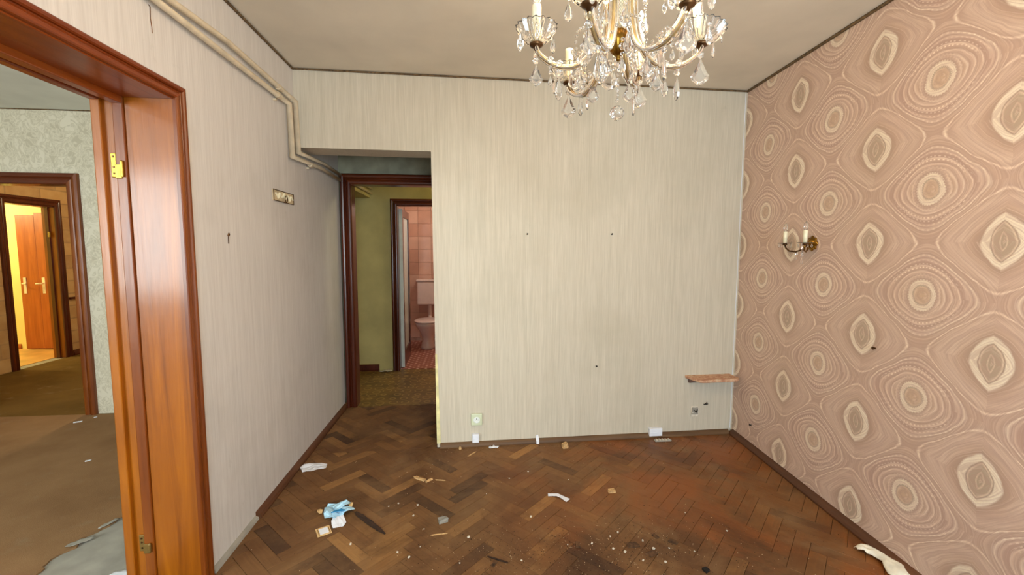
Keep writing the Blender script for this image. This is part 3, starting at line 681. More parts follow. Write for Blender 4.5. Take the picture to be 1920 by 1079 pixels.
bm = bmesh.new(); ell(bm, [(0.185, 0.235, 0, -0.05, 0.402), (0.19, 0.24, 0, -0.05, 0.412), (0.185, 0.235, 0, -0.05, 0.425), (0.16, 0.21, 0, -0.05, 0.43)]); link_mesh('seat', bm, M_porc, tl, True)
link_mesh('cistern', bevel(B((-0.19, 0.19, 0.30, 0.49, 0.60, 0.96)), 0.02, 3), M_porc, tl); link_mesh('cistern_lid', bevel(B((-0.2, 0.2, 0.29, 0.492, 0.96, 0.99)), 0.008, 2), M_porc, tl)
link_mesh('pan_neck', bevel(B((-0.06, 0.06, 0.14, 0.36, 0.10, 0.33)), 0.02, 2), M_porc, tl)
bm = bmesh.new(); tube(bm, [(0, 0.40, 0.60), (0, 0.40, 0.42), (0, 0.33, 0.30), (0, 0.25, 0.28)], 0.028, 10); link_mesh('flush_pipe', bm, M_porc, tl)

# ------------------------------------------------------------------ heating pipes on the left wall
def pipe(label, pts, r=0.013):
    bm = bmesh.new(); tube(bm, pts, r, 12); return tag(link_mesh('heating_pipe', bm, M_pipe, smooth=True), label, 'pipe', 'heating pipes')
xw = XL + 0.03
p1 = pipe('lower of two cream heating pipes along the left wall', [(xw, 0.3, 2.352), (xw, 2.2, 2.362), (xw, 2.955, 2.372), (xw, 2.975, 2.05), (xw, 3.52, 2.075), (xw, 4.03, 2.060)])
p2 = pipe('upper of two cream heating pipes along the left wall', [(xw, 0.3, 2.400), (xw, 1.85, 2.402), (xw, 2.26, 2.432), (xw, 3.055, 2.418), (xw, 3.075, 2.098), (xw, 3.6, 2.122), (xw, 4.03, 2.106)])
for (yy, zz, par) in ((2.80, 2.37, p1), (2.82, 2.42, p2), (3.30, 2.058, p1)):
    bm = bmesh.new(); lathe(bm, [(0.018, -0.02), (0.019, 0.0), (0.018, 0.02)], 12, (0, 0, 0), M=Matrix.Rotation(pi / 2, 3, 'X')); bmesh.ops.translate(bm, vec=(xw, yy, zz), verts=bm.verts)
    box(bm, XL + 0.0005, xw - 0.012, yy - 0.006, yy + 0.006, zz - 0.03, zz - 0.018); link_mesh('pipe_clip', bm, M_pipe, par)
for lab, zz in (('lower cream pipe running on through the hall under the duct', 2.10), ('upper cream pipe running on through the hall under the duct', 2.155)):
    bm = bmesh.new(); tube(bm, [(-1.142, 4.20, zz), (-1.142, 5.25, zz)], 0.013, 10); tag(link_mesh('heating_pipe', bm, M_pipe, smooth=True), lab, 'pipe', 'hall pipes')

# key hook plate
kr = empty('key_rack', (XL, 2.88, 1.78), 'small embossed cream key rack with one ring hook on the left wall', 'key rack')
link_mesh('plate', bevel(B((0, 0.006, -0.148, 0.148, -0.034, 0.034)), 0.002, 1), plain('aged_cream_plate', (206, 186, 150), 0.5), kr)
link_mesh('rim', B((0.006, 0.009, -0.148, 0.148, 0.030, 0.034), (0.006, 0.009, -0.148, 0.148, -0.034, -0.030), (0.006, 0.009, -0.148, -0.144, -0.03, 0.03), (0.006, 0.009, 0.144, 0.148, -0.03, 0.03)), M_brassd, kr)
bm = bmesh.new(); tube(bm, [(0.010, -0.125 + 0.25 * i / 24, 0.002 + 0.015 * cos(i * 1.15) * (1 if i % 2 else 0.6)) for i in range(25)], 0.0055, 6); link_mesh('embossed_letters', bm, M_wax, kr)
bm = bmesh.new(); tube(bm, [(0.020, 0.0 + 0.018 * cos(a * pi / 8), -0.012 + 0.020 * sin(a * pi / 8)) for a in range(17)], 0.0024, 6); box(bm, 0.006, 0.020, -0.003, 0.003, -0.036, -0.028); link_mesh('ring_hook', bm, M_brassd, kr)
# wire hook lower left, crack thread top left
bm = bmesh.new(); tube(bm, [(XL + 0.003, 2.226, 1.52), (XL + 0.006, 2.232, 1.532), (XL + 0.004, 2.24, 1.525), (XL + 0.003, 2.232, 1.515), (XL + 0.003, 2.231, 1.482)], 0.0022, 6)
tag(link_mesh('wire_hook', bm, M_brassd), 'tiny rusty wire hook on the left wall right of the doorway', 'hook')
bm = bmesh.new(); tube(bm, [(XL + 0.0015, 1.786, 2.345), (XL + 0.0015, 1.795, 2.342), (XL + 0.0015, 1.793, 2.30), (XL + 0.0015, 1.797, 2.27), (XL + 0.0015, 1.797, 2.25)], 0.0013, 5)
tag(link_mesh('wire', bm, M_brassd), 'thin loose wire hanging on the wall just below the pipes', 'wire')

# ------------------------------------------------------------------ back wall fittings
def on_back(x, z, dy=0.0): return Vector((x, YB(x) - dy, z))
RB = math.atan(0.026)
def fit(name, x, z, label, cat, group=None):
    return empty(name, on_back(x, z), label, cat, group, rz=RB)
s = fit('wall_socket', 0.036, 0.204, 'ivory square power socket low on the back wall, left end', 'socket')
link_mesh('cover_plate', bevel(B((-0.041, 0.041, -0.022, 0, -0.044, 0.044)), 0.006, 2), plain('ivory_plastic', (206, 212, 180), 0.4, var=0.03), s)
bm = bmesh.new(); lathe(bm, [(0.022, 0.0), (0.024, 0.003), (0.021, 0.004), (0.019, 0.001)], 20, M=Matrix.Rotation(pi / 2, 3, 'X')); bmesh.ops.translate(bm, vec=(0, -0.0215, 0), verts=bm.verts); link_mesh('socket_ring', bm, M_white, s)
link_mesh('socket_slots', B((-0.012, -0.008, -0.0232, -0.0222, -0.002, 0.002), (0.008, 0.012, -0.0232, -0.0222, -0.002, 0.002), (-0.002, 0.002, -0.0232, -0.0222, 0.0, 0.012)), M_black, s)
s = fit('blank_plate', 0.028, 0.064, 'white upright blank plate under the ivory socket', 'wall plate'); link_mesh('cover', bevel(B((-0.025, 0.025, -0.028, 0, -0.033, 0.033)), 0.004, 2), M_paper, s); link_mesh('lip', B((-0.02, 0.02, -0.031, -0.028, -0.002, 0.002)), M_paper, s)
s = fit('blank_plate', 1.425, 0.042, 'white wide blank plate at the skirting below the corner shelf', 'wall plate'); link_mesh('cover', bevel(B((-0.052, 0.052, -0.03, 0, -0.028, 0.034)), 0.003, 2), M_paper, s); link_mesh('lip', B((-0.04, 0.04, -0.033, -0.03, -0.002, 0.002)), M_paper, s)
s = fit('junction_box', 1.752, 0.192, 'broken open junction box on the back wall under the corner shelf', 'junction box')
bm = bmesh.new(); ribbon(bm, [(-0.03, 0, 0), (-0.015, 0, 0), (0, 0, 0), (0.015, 0, 0), (0.03, 0, 0)], [0.038, 0.042, 0.04, 0.042, 0.03], 0.022, 4, 0.002, 6)
for v in bm.verts: v.co = Vector((v.co.x, -v.co.z, v.co.y))
bmesh.ops.reverse_faces(bm, faces=bm.faces); link_mesh('broken_cover', bm, M_plast, s)
bm = bmesh.new(); tube(bm, [(-0.015, -0.02, 0.015), (0, -0.03, 0.0), (0.012, -0.022, 0.02)], 0.003, 6); link_mesh('wire_ends', bm, M_black, s)
link_mesh('back_box', B((-0.024, 0.024, -0.012, 0, -0.024, 0.03)), M_conc, s)
bm = bmesh.new(); tube(bm, [on_back(1.826, 0.244, 0.002), on_back(1.838, 0.247, 0.012), on_back(1.855, 0.250, 0.014)], 0.004, 6); tube(bm, [on_back(1.838, 0.249, 0.006), on_back(1.850, 0.262, 0.012)], 0.003, 6)
tag(link_mesh('cable_stub', bm, M_black), 'short dark cable stub poking out of the wall right of the broken box', 'cable')
for x, z, lab in ((0.942, 0.576, 'dark nail low in the middle of the back wall'), (0.406, 1.568, 'small nail high on the back wall, the left of two'), (1.04, 1.572, 'small nail high on the back wall, the right of two')):
    bm = bmesh.new(); tube(bm, [on_back(x, z, 0.0), on_back(x + 0.002, z + 0.003, 0.014)], 0.003, 6); tube(bm, [on_back(x + 0.002, z + 0.003, 0.013), on_back(x + 0.0022, z + 0.0032, 0.016)], 0.006, 8); tag(link_mesh('nail', bm, M_black), lab, 'nail', 'nails on the back wall')
for y, z, lab in ((1.939, 0.978, 'brown screw in the patterned wall right of the sconce, lower'), (2.93, 0.172, 'black nail low on the patterned wall by the back corner')):
    x = XR(y); bm = bmesh.new(); tube(bm, [(x, y, z), (x - 0.012, y, z)], 0.004, 8); tube(bm, [(x - 0.011, y, z), (x - 0.014, y, z)], 0.0075, 8); tag(link_mesh('nail', bm, M_brassd if z > .5 else M_black), lab, 'nail', 'nails on the patterned wall')
# corner shelf
sh = fit('wall_shelf', 1.86, 0.475, 'small chipped pinkish shelf in the back right corner', 'shelf')
bm = bmesh.new(); P = [(-0.20, 0), (0.175, 0), (0.175, -0.12), (0.15, -0.14), (-0.13, -0.15), (-0.155, -0.14), (-0.195, -0.02)]
A = [bm.verts.new((a, b, -0.012)) for a, b in P]; T_ = [bm.verts.new((a, b, 0.01)) for a, b in P]
for i in range(len(P)): bm.faces.new((A[i], T_[i], T_[(i + 1) % len(P)], A[(i + 1) % len(P)]))
bm.faces.new(A); bm.faces.new(T_[::-1]); bmesh.ops.recalc_face_normals(bm, faces=bm.faces)
tS = NT('chipped_shelf'); cS = tS.ramp(tS.noise(tS.pos(), 28, 5, 0.7), [(0.42, (182, 128, 98)), (0.52, (204, 158, 124)), (0.62, (214, 184, 150))]); tS.out(cS, 0.7)
link_mesh('board', bevel(bm, 0.003, 1), tS.m, sh)
for xx, w_, dd in ((-0.15, 0.025, 0.10), (0.055, 0.02, 0.125)):
    bm = bmesh.new(); quadbox(bm, [(xx - w_ * .8, -0.03, -0.045), (xx + w_ * .8, -0.03, -0.045), (xx + w_ * .8, 0, -0.05), (xx - w_ * .8, 0, -0.05), (xx - w_, -dd, -0.0122), (xx + w_, -dd, -0.0122), (xx + w_, 0, -0.0122), (xx - w_, 0, -0.0122)]); link_mesh('bracket', bm, M_dark, sh)

# white scraps along the skirting
bm = bmesh.new(); ribbon(bm, [(0.494, YB(.494) - 0.032, 0.0), (0.494, YB(.494) - 0.028, 0.02), (0.492, YB(.494) - 0.010, 0.045), (0.49, YB(.494) - 0.006, 0.058)], [0.010, 0.011, 0.012, 0.012], 0.004, 2)
tag(link_mesh('paper_tag', bm, M_paper), 'narrow white paper strip standing against the back skirting', 'paper')
bm = bmesh.new(); ribbon(bm, sub((0.125, 3.090, 0.001), (0.20, 3.098, 0.001), 6), [0.008, 0.018, 0.012, 0.02, 0.012, 0.016, 0.006], 0.025, 9)
tag(link_mesh('paper_scrap', bm, M_paper, smooth=True), 'crumpled white paper shred at the skirting right of the white upright plate', 'paper')
bm = bmesh.new(); lathe(bm, [(0.008, 0), (0.011, 0.004), (0.010, 0.014), (0.006, 0.02)], 10, (-0.085, 3.085, 0.0)); tag(link_mesh('pebble', bm, M_chip), 'small tan pebble at the skirting left of the white upright plate', 'pebble')
bm = bmesh.new(); box(bm, 1.39, 1.52, 3.075, 3.10, 0.0, 0.014); 
cc = tag(link_mesh('cable_duct', bevel(bm, 0.003, 1), M_conc), 'short grey ridged strip on the floor below the wide white plate', 'strip')
for k in range(5): link_mesh('ridge', B((1.40 + k * 0.024, 1.41 + k * 0.024, 3.077, 3.098, 0.014, 0.018)), M_plast, cc)

# ------------------------------------------------------------------ litter on the floor
bm = bmesh.new(); ribbon(bm, [(-1.122, 2.87, 0.001), (-1.10, 2.883, 0.001), (-1.075, 2.895, 0.001), (-1.05, 2.91, 0.001), (-1.02, 2.912, 0.001), (-0.995, 2.905, 0.001), (-0.975, 2.885, 0.001)], [0.035, 0.045, 0.05, 0.048, 0.045, 0.035, 0.008], 0.03, 6, nv=9)
tag(link_mesh('paper_scrap', bm, M_paper), 'crumpled white paper near the left wall, in front of the passage', 'paper')
wr = empty('wrapper', (-0.755, 2.35, 0), 'crumpled white and light blue wrapper on the parquet, left', 'wrapper')
for nm, mt, cs, wd, am, sd in (('film', M_blue, [(-0.065, 0.075, .001), (-0.03, 0.05, .003), (0.0, 0.02, .006), (0.015, -0.02, .004), (0.03, -0.05, .001)], [0.012, 0.05, 0.06, 0.05, 0.02], 0.05, 2),
                               ('flap', M_paper, [(0.03, -0.035, .012), (0.04, -0.06, .010), (0.05, -0.085, .004), (0.055, -0.11, .001)], [0.028, 0.032, 0.032, 0.028], 0.008, 3),
                               ('peak', M_blue, [(0.0, 0.02, .02), (0.03, 0.045, .03), (0.05, 0.07, .03), (0.065, 0.09, .015)], [0.03, 0.035, 0.022, 0.006], 0.03, 7),
                               ('printed_band', M_azure, [(-0.005, -0.032, .034), (0.02, -0.022, .038), (0.045, -0.010, .034), (0.062, 0.0, .026)], [0.004, 0.010, 0.012, 0.006], 0.004, 9),
                               ('side_flap', M_blue, [(0.04, 0.01, .02), (0.07, 0.018, .022), (0.10, 0.032, .014)], [0.028, 0.024, 0.008], 0.02, 4),
                               ('tan_corner', M_tanp, [(-0.10, 0.055, .002), (-0.085, 0.035, .008), (-0.075, 0.015, .004)], [0.008, 0.014, 0.006], 0.01, 11),
                               ('tan_corner', M_tanp, [(0.06, 0.09, .012), (0.072, 0.07, .018), (0.078, 0.05, .012)], [0.010, 0.013, 0.006], 0.01, 12)):
    b_ = bmesh.new(); ribbon(b_, cs, wd, am, sd, nv=7); link_mesh(nm, b_, mt, wr)
cd = empty('card', (-0.766, 2.213, 0.001), 'small tan framed white card lying beside the blue wrapper', 'card', rz=radians(28))
link_mesh('border', B((-0.034, 0.034, -0.036, 0.036, 0, 0.003)), M_tanp, cd); link_mesh('picture', B((-0.02, 0.022, -0.026, 0.024, 0.003, 0.004)), M_paper, cd); link_mesh('inner_line', B((-0.026, -0.024, -0.03, 0.028, 0.003, 0.0036), (0.026, 0.028, -0.03, 0.028, 0.003, 0.0036)), M_brassd, cd)
# dark gap left by a missing sliver of parquet: a rotten splinter lies in it
bm = bmesh.new(); ribbon(bm, sub((-0.645, 2.365, 0.0), (-0.446, 2.164, 0.0), 10), [0.006, 0.012, 0.015, 0.016, 0.014, 0.016, 0.015, 0.013, 0.012, 0.009, 0.004], 0.006, 13, 0.003)
tag(link_mesh('splinter', bm, M_stick), 'long dark rotten wood splinter right of the blue wrapper', 'splinter')
bm = bmesh.new(); ribbon(bm, [(0.450, 2.44, .001), (0.475, 2.437, .001), (0.505, 2.43, .004), (0.53, 2.405, .004), (0.557, 2.372, .001)], [0.014, 0.013, 0.012, 0.014, 0.018], 0.004, 5)
tag(link_mesh('paper_strip', bm, M_paper), 'bent white paper strip in the middle of the parquet', 'paper')
bm = bmesh.new(); ribbon(bm, [(1.86, 1.835, .002), (1.885, 1.83, .006), (1.905, 1.815, .008), (1.92, 1.79, .012), (1.925, 1.76, .01), (1.925, 1.73, .012), (1.925, 1.70, .010), (1.915, 1.66, .006), (1.91, 1.62, .002)],
                          [0.012, 0.03, 0.036, 0.033, 0.028, 0.034, 0.05, 0.055, 0.05], 0.028, 6, 0.003, 11, 0.012)
tag(link_mesh('rag', bm, M_rag, smooth=True), 'crumpled cream rag on the floor against the patterned wall', 'rag')
bm = bmesh.new(); ribbon(bm, sub((-1.62, 1.975, -0.007), (-1.50, 2.005, -0.007), 6), [0.01, 0.03, 0.035, 0.035, 0.03, 0.035, 0.02], 0.02, 16)
tag(link_mesh('paper_scrap', bm, M_paper, smooth=True), 'white paper on the grey screed beside the left door jamb', 'paper')
def chunk(name, loc, dims, rz, mat, label, cat, seed, group=None):
    bm = bmesh.new(); box(bm, -dims[0] / 2, dims[0] / 2, -dims[1] / 2, dims[1] / 2, 0, dims[2]); r = random.Random(seed)
    bmesh.ops.subdivide_edges(bm, edges=list(bm.edges), cuts=1, use_grid_fill=True)
    for v in bm.verts:
        k = 0.13 if v.co.z > 0.0005 else 0.05
        v.co += Vector((r.uniform(-k, k) * dims[0], r.uniform(-k, k) * dims[1], (r.uniform(-k, k) * dims[2] if v.co.z > 0.0005 else 0)))
    o = link_mesh(name, bm, mat); o.location = loc; o.rotation_euler = (0, 0, rz); return tag(o, label, cat, group)
chunk('wood_chip', (0.84, 2.442, 0), (0.042, 0.03, 0.014), 0.1, M_chip, 'small square tan wood chip right of the bent paper strip', 'wood chip', 1)
chunk('wood_chip', (0.684, 3.045, 0), (0.038, 0.034, 0.032), 0.3, M_chip, 'tan wood cube near the back skirting', 'wood chip', 2)
chunk('wood_chip', (-0.33, 2.69, 0), (0.085, 0.02, 0.01), -0.6, M_chip, 'long tan wood chip in front of the passage opening', 'wood chip', 3)
chunk('wood_chip', (-0.27, 2.665, 0), (0.05, 0.012, 0.008), 0.7, M_chip, 'short tan wood sliver touching the long tan chip', 'wood chip', 4)
chunk('wood_chip', (-0.20, 2.665, 0), (0.06, 0.006, 0.004), -0.2, M_chip, 'thin pale wood sliver right of the long tan chip', 'wood chip', 5)
chunk('wood_chip', (0.0, 3.00, 0), (0.075, 0.007, 0.005), 0.9, M_chip, 'thin pale splinter on the floor below the ivory socket', 'wood chip', 6)
chunk('wood_chip', (-0.168, 2.136, 0), (0.075, 0.005, 0.004), 0.1, M_chip, 'thin pale wood sliver in the middle foreground', 'wood chip', 7)
chunk('stone', (-0.155, 2.24, 0), (0.05, 0.028, 0.022), 0.4, M_conc, 'brown grey rubble lump in the middle foreground', 'rubble', 8)
chunk('stone', (1.06, 1.77, 0), (0.024, 0.024, 0.012), 0.4, M_black, 'small dark round lump in the right foreground', 'rubble', 9)
chunk('splinter', (0.12, 1.925, 0), (0.09, 0.006, 0.005), -0.5, M_stick, 'thin dark splinter in the centre foreground dirt', 'splinter', 10)
# single plaster crumbs
cr = [(0.237, 2.649), (-0.31, 2.406), (-0.321, 2.307), (0.085, 2.486), (-0.255, 2.051), (-0.251, 2.186), (-0.422, 2.432), (-0.472, 2.407), (0.368, 2.725), (0.853, 1.995), (0.882, 1.933), (0.736, 1.924), (-0.059, 1.92), (0.23, 1.911), (1.073, 1.897),
      (0.593, 1.998), (0.686, 1.951), (0.61, 2.60), (0.75, 2.07), (0.70, 2.04), (0.80, 1.86), (0.90, 1.84), (0.96, 1.93), (-0.36, 2.02), (-0.30, 1.98), (-0.02, 2.10), (1.32, 2.03), (1.18, 2.20), (0.47, 2.00), (-0.6, 2.10), (0.32, 2.24)]
for i, (x, y) in enumerate(cr):
    d = random.uniform(0.004, 0.009); chunk('plaster_crumb', (x, y, 0), (d * 1.3, d, d * 0.7), random.uniform(0, 3), M_plast, 'small pale plaster crumb scattered on the parquet', 'crumb', 20 + i, 'plaster crumbs on the parquet')
for (x, y, w, lab) in ((-2.628, 3.134, 0.03, 'white fleck on the brown carpet, the nearer'), (-3.30, 3.87, 0.05, 'white sliver on the brown carpet near the sage wall'), (-3.24, 3.97, 0.02, 'white crumb on the brown carpet beside the door casing')):
    chunk('paper_fleck', (x, y, 0.0), (w, w * 0.45, 0.004), 0.5, M_paper, lab, 'scrap', int(-x * 100), 'flecks on the brown carpet')
# fine grit nobody could count
bm = bmesh.new(); gr = random.Random(21)
for i in range(2600):
    k = gr.random()
    if k < 0.6: x, y = gr.gauss(0.55, 0.42), gr.gauss(1.93, 0.13)
    elif k < 0.7: x, y = gr.uniform(-0.2, 1.9), 3.10 - abs(gr.gauss(0, 0.03))
    else: x, y = gr.uniform(-1.1, 1.9), gr.uniform(1.6, 3.0)
    if not (-1.12 < x < XR(y) - 0.05 and y < YB(x) - 0.03) or (x < -0.42 and 2.13 < y < 2.40): continue
    s_ = gr.uniform(0.0008, 0.0030) * (1.4 if gr.random() < 0.1 else 1); c = Vector((x, y, 0.0)); mi = 0 if gr.random() < 0.35 else 1
    vs = [bm.verts.new(c + Vector((s_ * cos(a + i), s_ * sin(a + i) * gr.uniform(0.5, 1), 0))) for a in (0, 2.1, 4.2)] + [bm.verts.new(c + Vector((0, 0, s_ * 1.1)))]
    for f in ((0, 1, 3), (1, 2, 3), (2, 0, 3)): fc = bm.faces.new([vs[j] for j in f]); fc.material_index = mi
g = link_mesh('grit', bm, [plain('tan_grit', (184, 158, 122), 0.9, var=0.2, scale=90), M_stick]); g['kind'] = 'stuff'; tag(g, 'fine pale and dark grit strewn over the parquet', 'dirt')
# crumbled dark dirt clods
for i, (x, y, d) in enumerate(((0.79, 1.965, 0.05), (0.86, 1.90, 0.045), (0.10, 1.90, 0.03), (0.52, 1.99, 0.035), (0.93, 2.02, 0.03), (1.0, 1.97, 0.035))):
    chunk('dirt_clod', (x, y, 0), (d * 1.1, d * 0.6, 0.006), 0.5 * i, M_clod, 'flat dark dirt clod in the foreground rubble', 'dirt', 60 + i, 'dark dirt clods in the foreground')

# ------------------------------------------------------------------ chandelier
CX, CY = 0.375, 1.12
ch = empty('chandelier', (CX, CY, 1.79), 'ornate six-arm crystal chandelier with ivory candle tubes hanging from the ceiling', 'chandelier')
def cpart(name, bm, mat, par=None, smooth=False, z=0):
    """bm built in world axes relative to (CX,CY,0) -> local to the chandelier empty"""
    if par is None: bmesh.ops.translate(bm, vec=(0, 0, -1.79), verts=bm.verts); par = ch
    return link_mesh(name, bm, mat, par, smooth)
bm = bmesh.new(); lathe(bm, [(0.003, 1.936), (0.005, 1.943), (0.004, 1.948), (0.012, 1.952), (0.020, 1.962), (0.027, 1.982), (0.027, 2.000), (0.018, 2.004), (0.020, 2.008), (0.010, 2.012)], 48, flute=12, famp=0.06); cpart('finial', bm, M_brass, smooth=True)
bm = bmesh.new(); lathe(bm, [(0.010, 2.008), (0.012, 2.02), (0.018, 2.05), (0.026, 2.09), (0.030, 2.13), (0.027, 2.17), (0.018, 2.21), (0.012, 2.24), (0.016, 2.28), (0.010, 2.32)], 32); cpart('engraved_column', bm, M_engr, smooth=True)
bm = bmesh.new(); tube(bm, [(0, 0, 2.31), (0, 0, 2.58)], 0.005, 8); cpart('hanging_rod', bm, M_brass)
bm = bmesh.new(); lathe(bm, [(0.015, 2.56), (0.045, 2.60), (0.055, 2.65)], 24); cpart('ceiling_rose', bm, M_brass, smooth=True)
bm = bmesh.new(); lathe(bm, [(0.016, 2.12), (0.034, 2.125), (0.036, 2.135), (0.016, 2.142)], 24); cpart('arm_ring', bm, M_brass, smooth=True)
zB = 1.985; RA = 0.208
# reusable crystal meshes
def kite_mesh(w, h, t, serr=11):
    bm = bmesh.new(); prof = []
    # half outline from the top to the bottom point, with serrated edge
    out = [(0.10, 1.0), (0.22, 0.88), (0.45, 0.70), (0.74, 0.50), (0.95, 0.36), (1.0, 0.30), (0.86, 0.20), (0.55, 0.09), (0.25, 0.02), (0.0, -0.03)]
    R = []
    for i, (a, b) in enumerate(out): R.append((a * w / 2, b * h))
    ring = R + [(-x, z) for x, z in R[-2::-1]]
    n = len(ring); cz = 0.36 * h
    rim_f = [bm.verts.new((x * (0.94 if i % 2 else 1.03), -0.12 * t, z)) for i, (x, z) in enumerate(ring)]; rim_b = [bm.verts.new((x * (0.94 if i % 2 else 1.03), 0.12 * t, z)) for i, (x, z) in enumerate(ring)]
    inf = [bm.verts.new((x * 0.55, -t * 0.5, cz + (z - cz) * 0.55)) for x, z in ring]; inb = [bm.verts.new((x * 0.55, t * 0.5, cz + (z - cz) * 0.55)) for x, z in ring]
    for i in range(n):
        j = (i + 1) % n; bm.faces.new((rim_f[i], rim_f[j], inf[j], inf[i])); bm.faces.new((rim_b[j], rim_b[i], inb[i], inb[j])); bm.faces.new((rim_f[j], rim_f[i], rim_b[i], rim_b[j]))
    bm.faces.new(inf); bm.faces.new(inb[::-1]); bmesh.ops.recalc_face_normals(bm, faces=bm.faces); bmesh.ops.translate(bm, vec=(0, 0, -h), verts=bm.verts)
    return bm
def almond_mesh(w, h, seg=6):
    bm = bmesh.new(); lathe(bm, [(0.04 * w, 0), (0.22 * w, -0.18 * h), (0.40 * w, -0.42 * h), (0.5 * w, -0.66 * h), (0.40 * w, -0.84 * h), (0.15 * w, -0.97 * h), (0.02 * w, -h)], seg)
    for v in bm.verts: v.co.y *= 0.5
    bmesh.ops.recalc_face_normals(bm, faces=bm.faces); return bm
def bead_mesh(r, t=0.55):
    bm = bmesh.new(); n = 10; c1 = [bm.verts.new((r * cos(2 * pi * i / n) * (1 if i % 2 else .88), 0, r * sin(2 * pi * i / n) * (1 if i % 2 else .88))) for i in range(n)]
    f = [bm.verts.new((r * 0.5 * cos(2 * pi * i / n), -r * t, r * 0.5 * sin(2 * pi * i / n))) for i in range(n)]; b = [bm.verts.new((r * 0.5 * cos(2 * pi * i / n), r * t, r * 0.5 * sin(2 * pi * i / n))) for i in range(n)]
    for i in range(n):
        j = (i + 1) % n; bm.faces.new((c1[i], c1[j], f[j], f[i])); bm.faces.new((c1[j], c1[i], b[i], b[j]))
    bm.faces.new(f); bm.faces.new(b[::-1]); bmesh.ops.recalc_face_normals(bm, faces=bm.faces); bmesh.ops.translate(bm, vec=(0, 0, -r), verts=bm.verts); return bm
def me_of(bm, name, mat): me = bpy.data.meshes.new(name); bm.to_mesh(me); bm.free(); me.materials.append(mat); return me
ME = {'kite': me_of(kite_mesh(0.046, 0.062, 0.012), 'kite_crystal', M_glass), 'kite_small': me_of(kite_mesh(0.036, 0.050, 0.010), 'kite_crystal_small', M_glass),
      'almond': me_of(almond_mesh(0.018, 0.042), 'almond_crystal', M_glass), 'almond_long': me_of(almond_mesh(0.019, 0.058), 'almond_crystal_long', M_glass), 'almond_small': me_of(almond_mesh(0.011, 0.026), 'almond_crystal_small', M_glass), 'bead': me_of(bead_mesh(0.0095), 'octagon_bead', M_glass), 'bead_small': me_of(bead_mesh(0.0055), 'octagon_bead_small', M_glass)}
NM = {'kite': 'kite_crystal', 'kite_small': 'kite_crystal', 'almond': 'almond_crystal', 'almond_long': 'almond_crystal', 'almond_small': 'almond_crystal', 'bead': 'octagon_bead', 'bead_small': 'octagon_bead'}
LEN = {'kite': 0.064, 'kite_small': 0.052, 'almond': 0.043, 'almond_long': 0.059, 'almond_small': 0.027, 'bead': 0.019, 'bead_small': 0.011}
pr = random.Random(2)
def hang(x, y, z, chain, rot=None):
    """hang a chain of crystals, each a child of the chandelier, from world point"""
    a = pr.uniform(-0.9, 0.9) if rot is None else rot
    for k in chain:
        o = bpy.data.objects.new(NM[k], ME[k]); COL.objects.link(o); o.parent = ch
        o.location = (x - CX, y - CY, z - 1.79); o.rotation_euler = (0, 0, a + pr.uniform(-0.15, 0.15)); z -= LEN[k] + 0.002
arm_prof = [(0.018, 2.132), (0.032, 2.125), (0.040, 2.09), (0.041, 2.05), (0.046, 2.01), (0.060, 1.965), (0.085, 1.935), (0.115, 1.922), (0.145, 1.922), (0.170, 1.930), (0.192, 1.945), (0.204, 1.958), (0.208, 1.970)]
def smooth_pts(P, k=3):
    out = []
    for i in range(len(P) - 1):
        p0 = P[max(i - 1, 0)]; p1_ = P[i]; p2_ = P[i + 1]; p3 = P[min(i + 2, len(P) - 1)]
        for s_ in range(k):
            t = s_ / k; out.append(tuple(0.5 * (2 * p1_[c] + (p2_[c] - p0[c]) * t + (2 * p0[c] - 5 * p1_[c] + 4 * p2_[c] - p3[c]) * t * t + (3 * p1_[c] - p0[c] - 3 * p2_[c] + p3[c]) * t ** 3) for c in (0, 1)))
    return out + [P[-1]]
AP = smooth_pts(arm_prof)
M_armglass = mat_glass('arm_glass', (1, 0.96, 0.88, 1))
M_armcore = plain('gilt_arm_core', (196, 168, 116), 0.25, 0.6, 0.1, 40)
A0 = radians(-6.1); LIT = 1
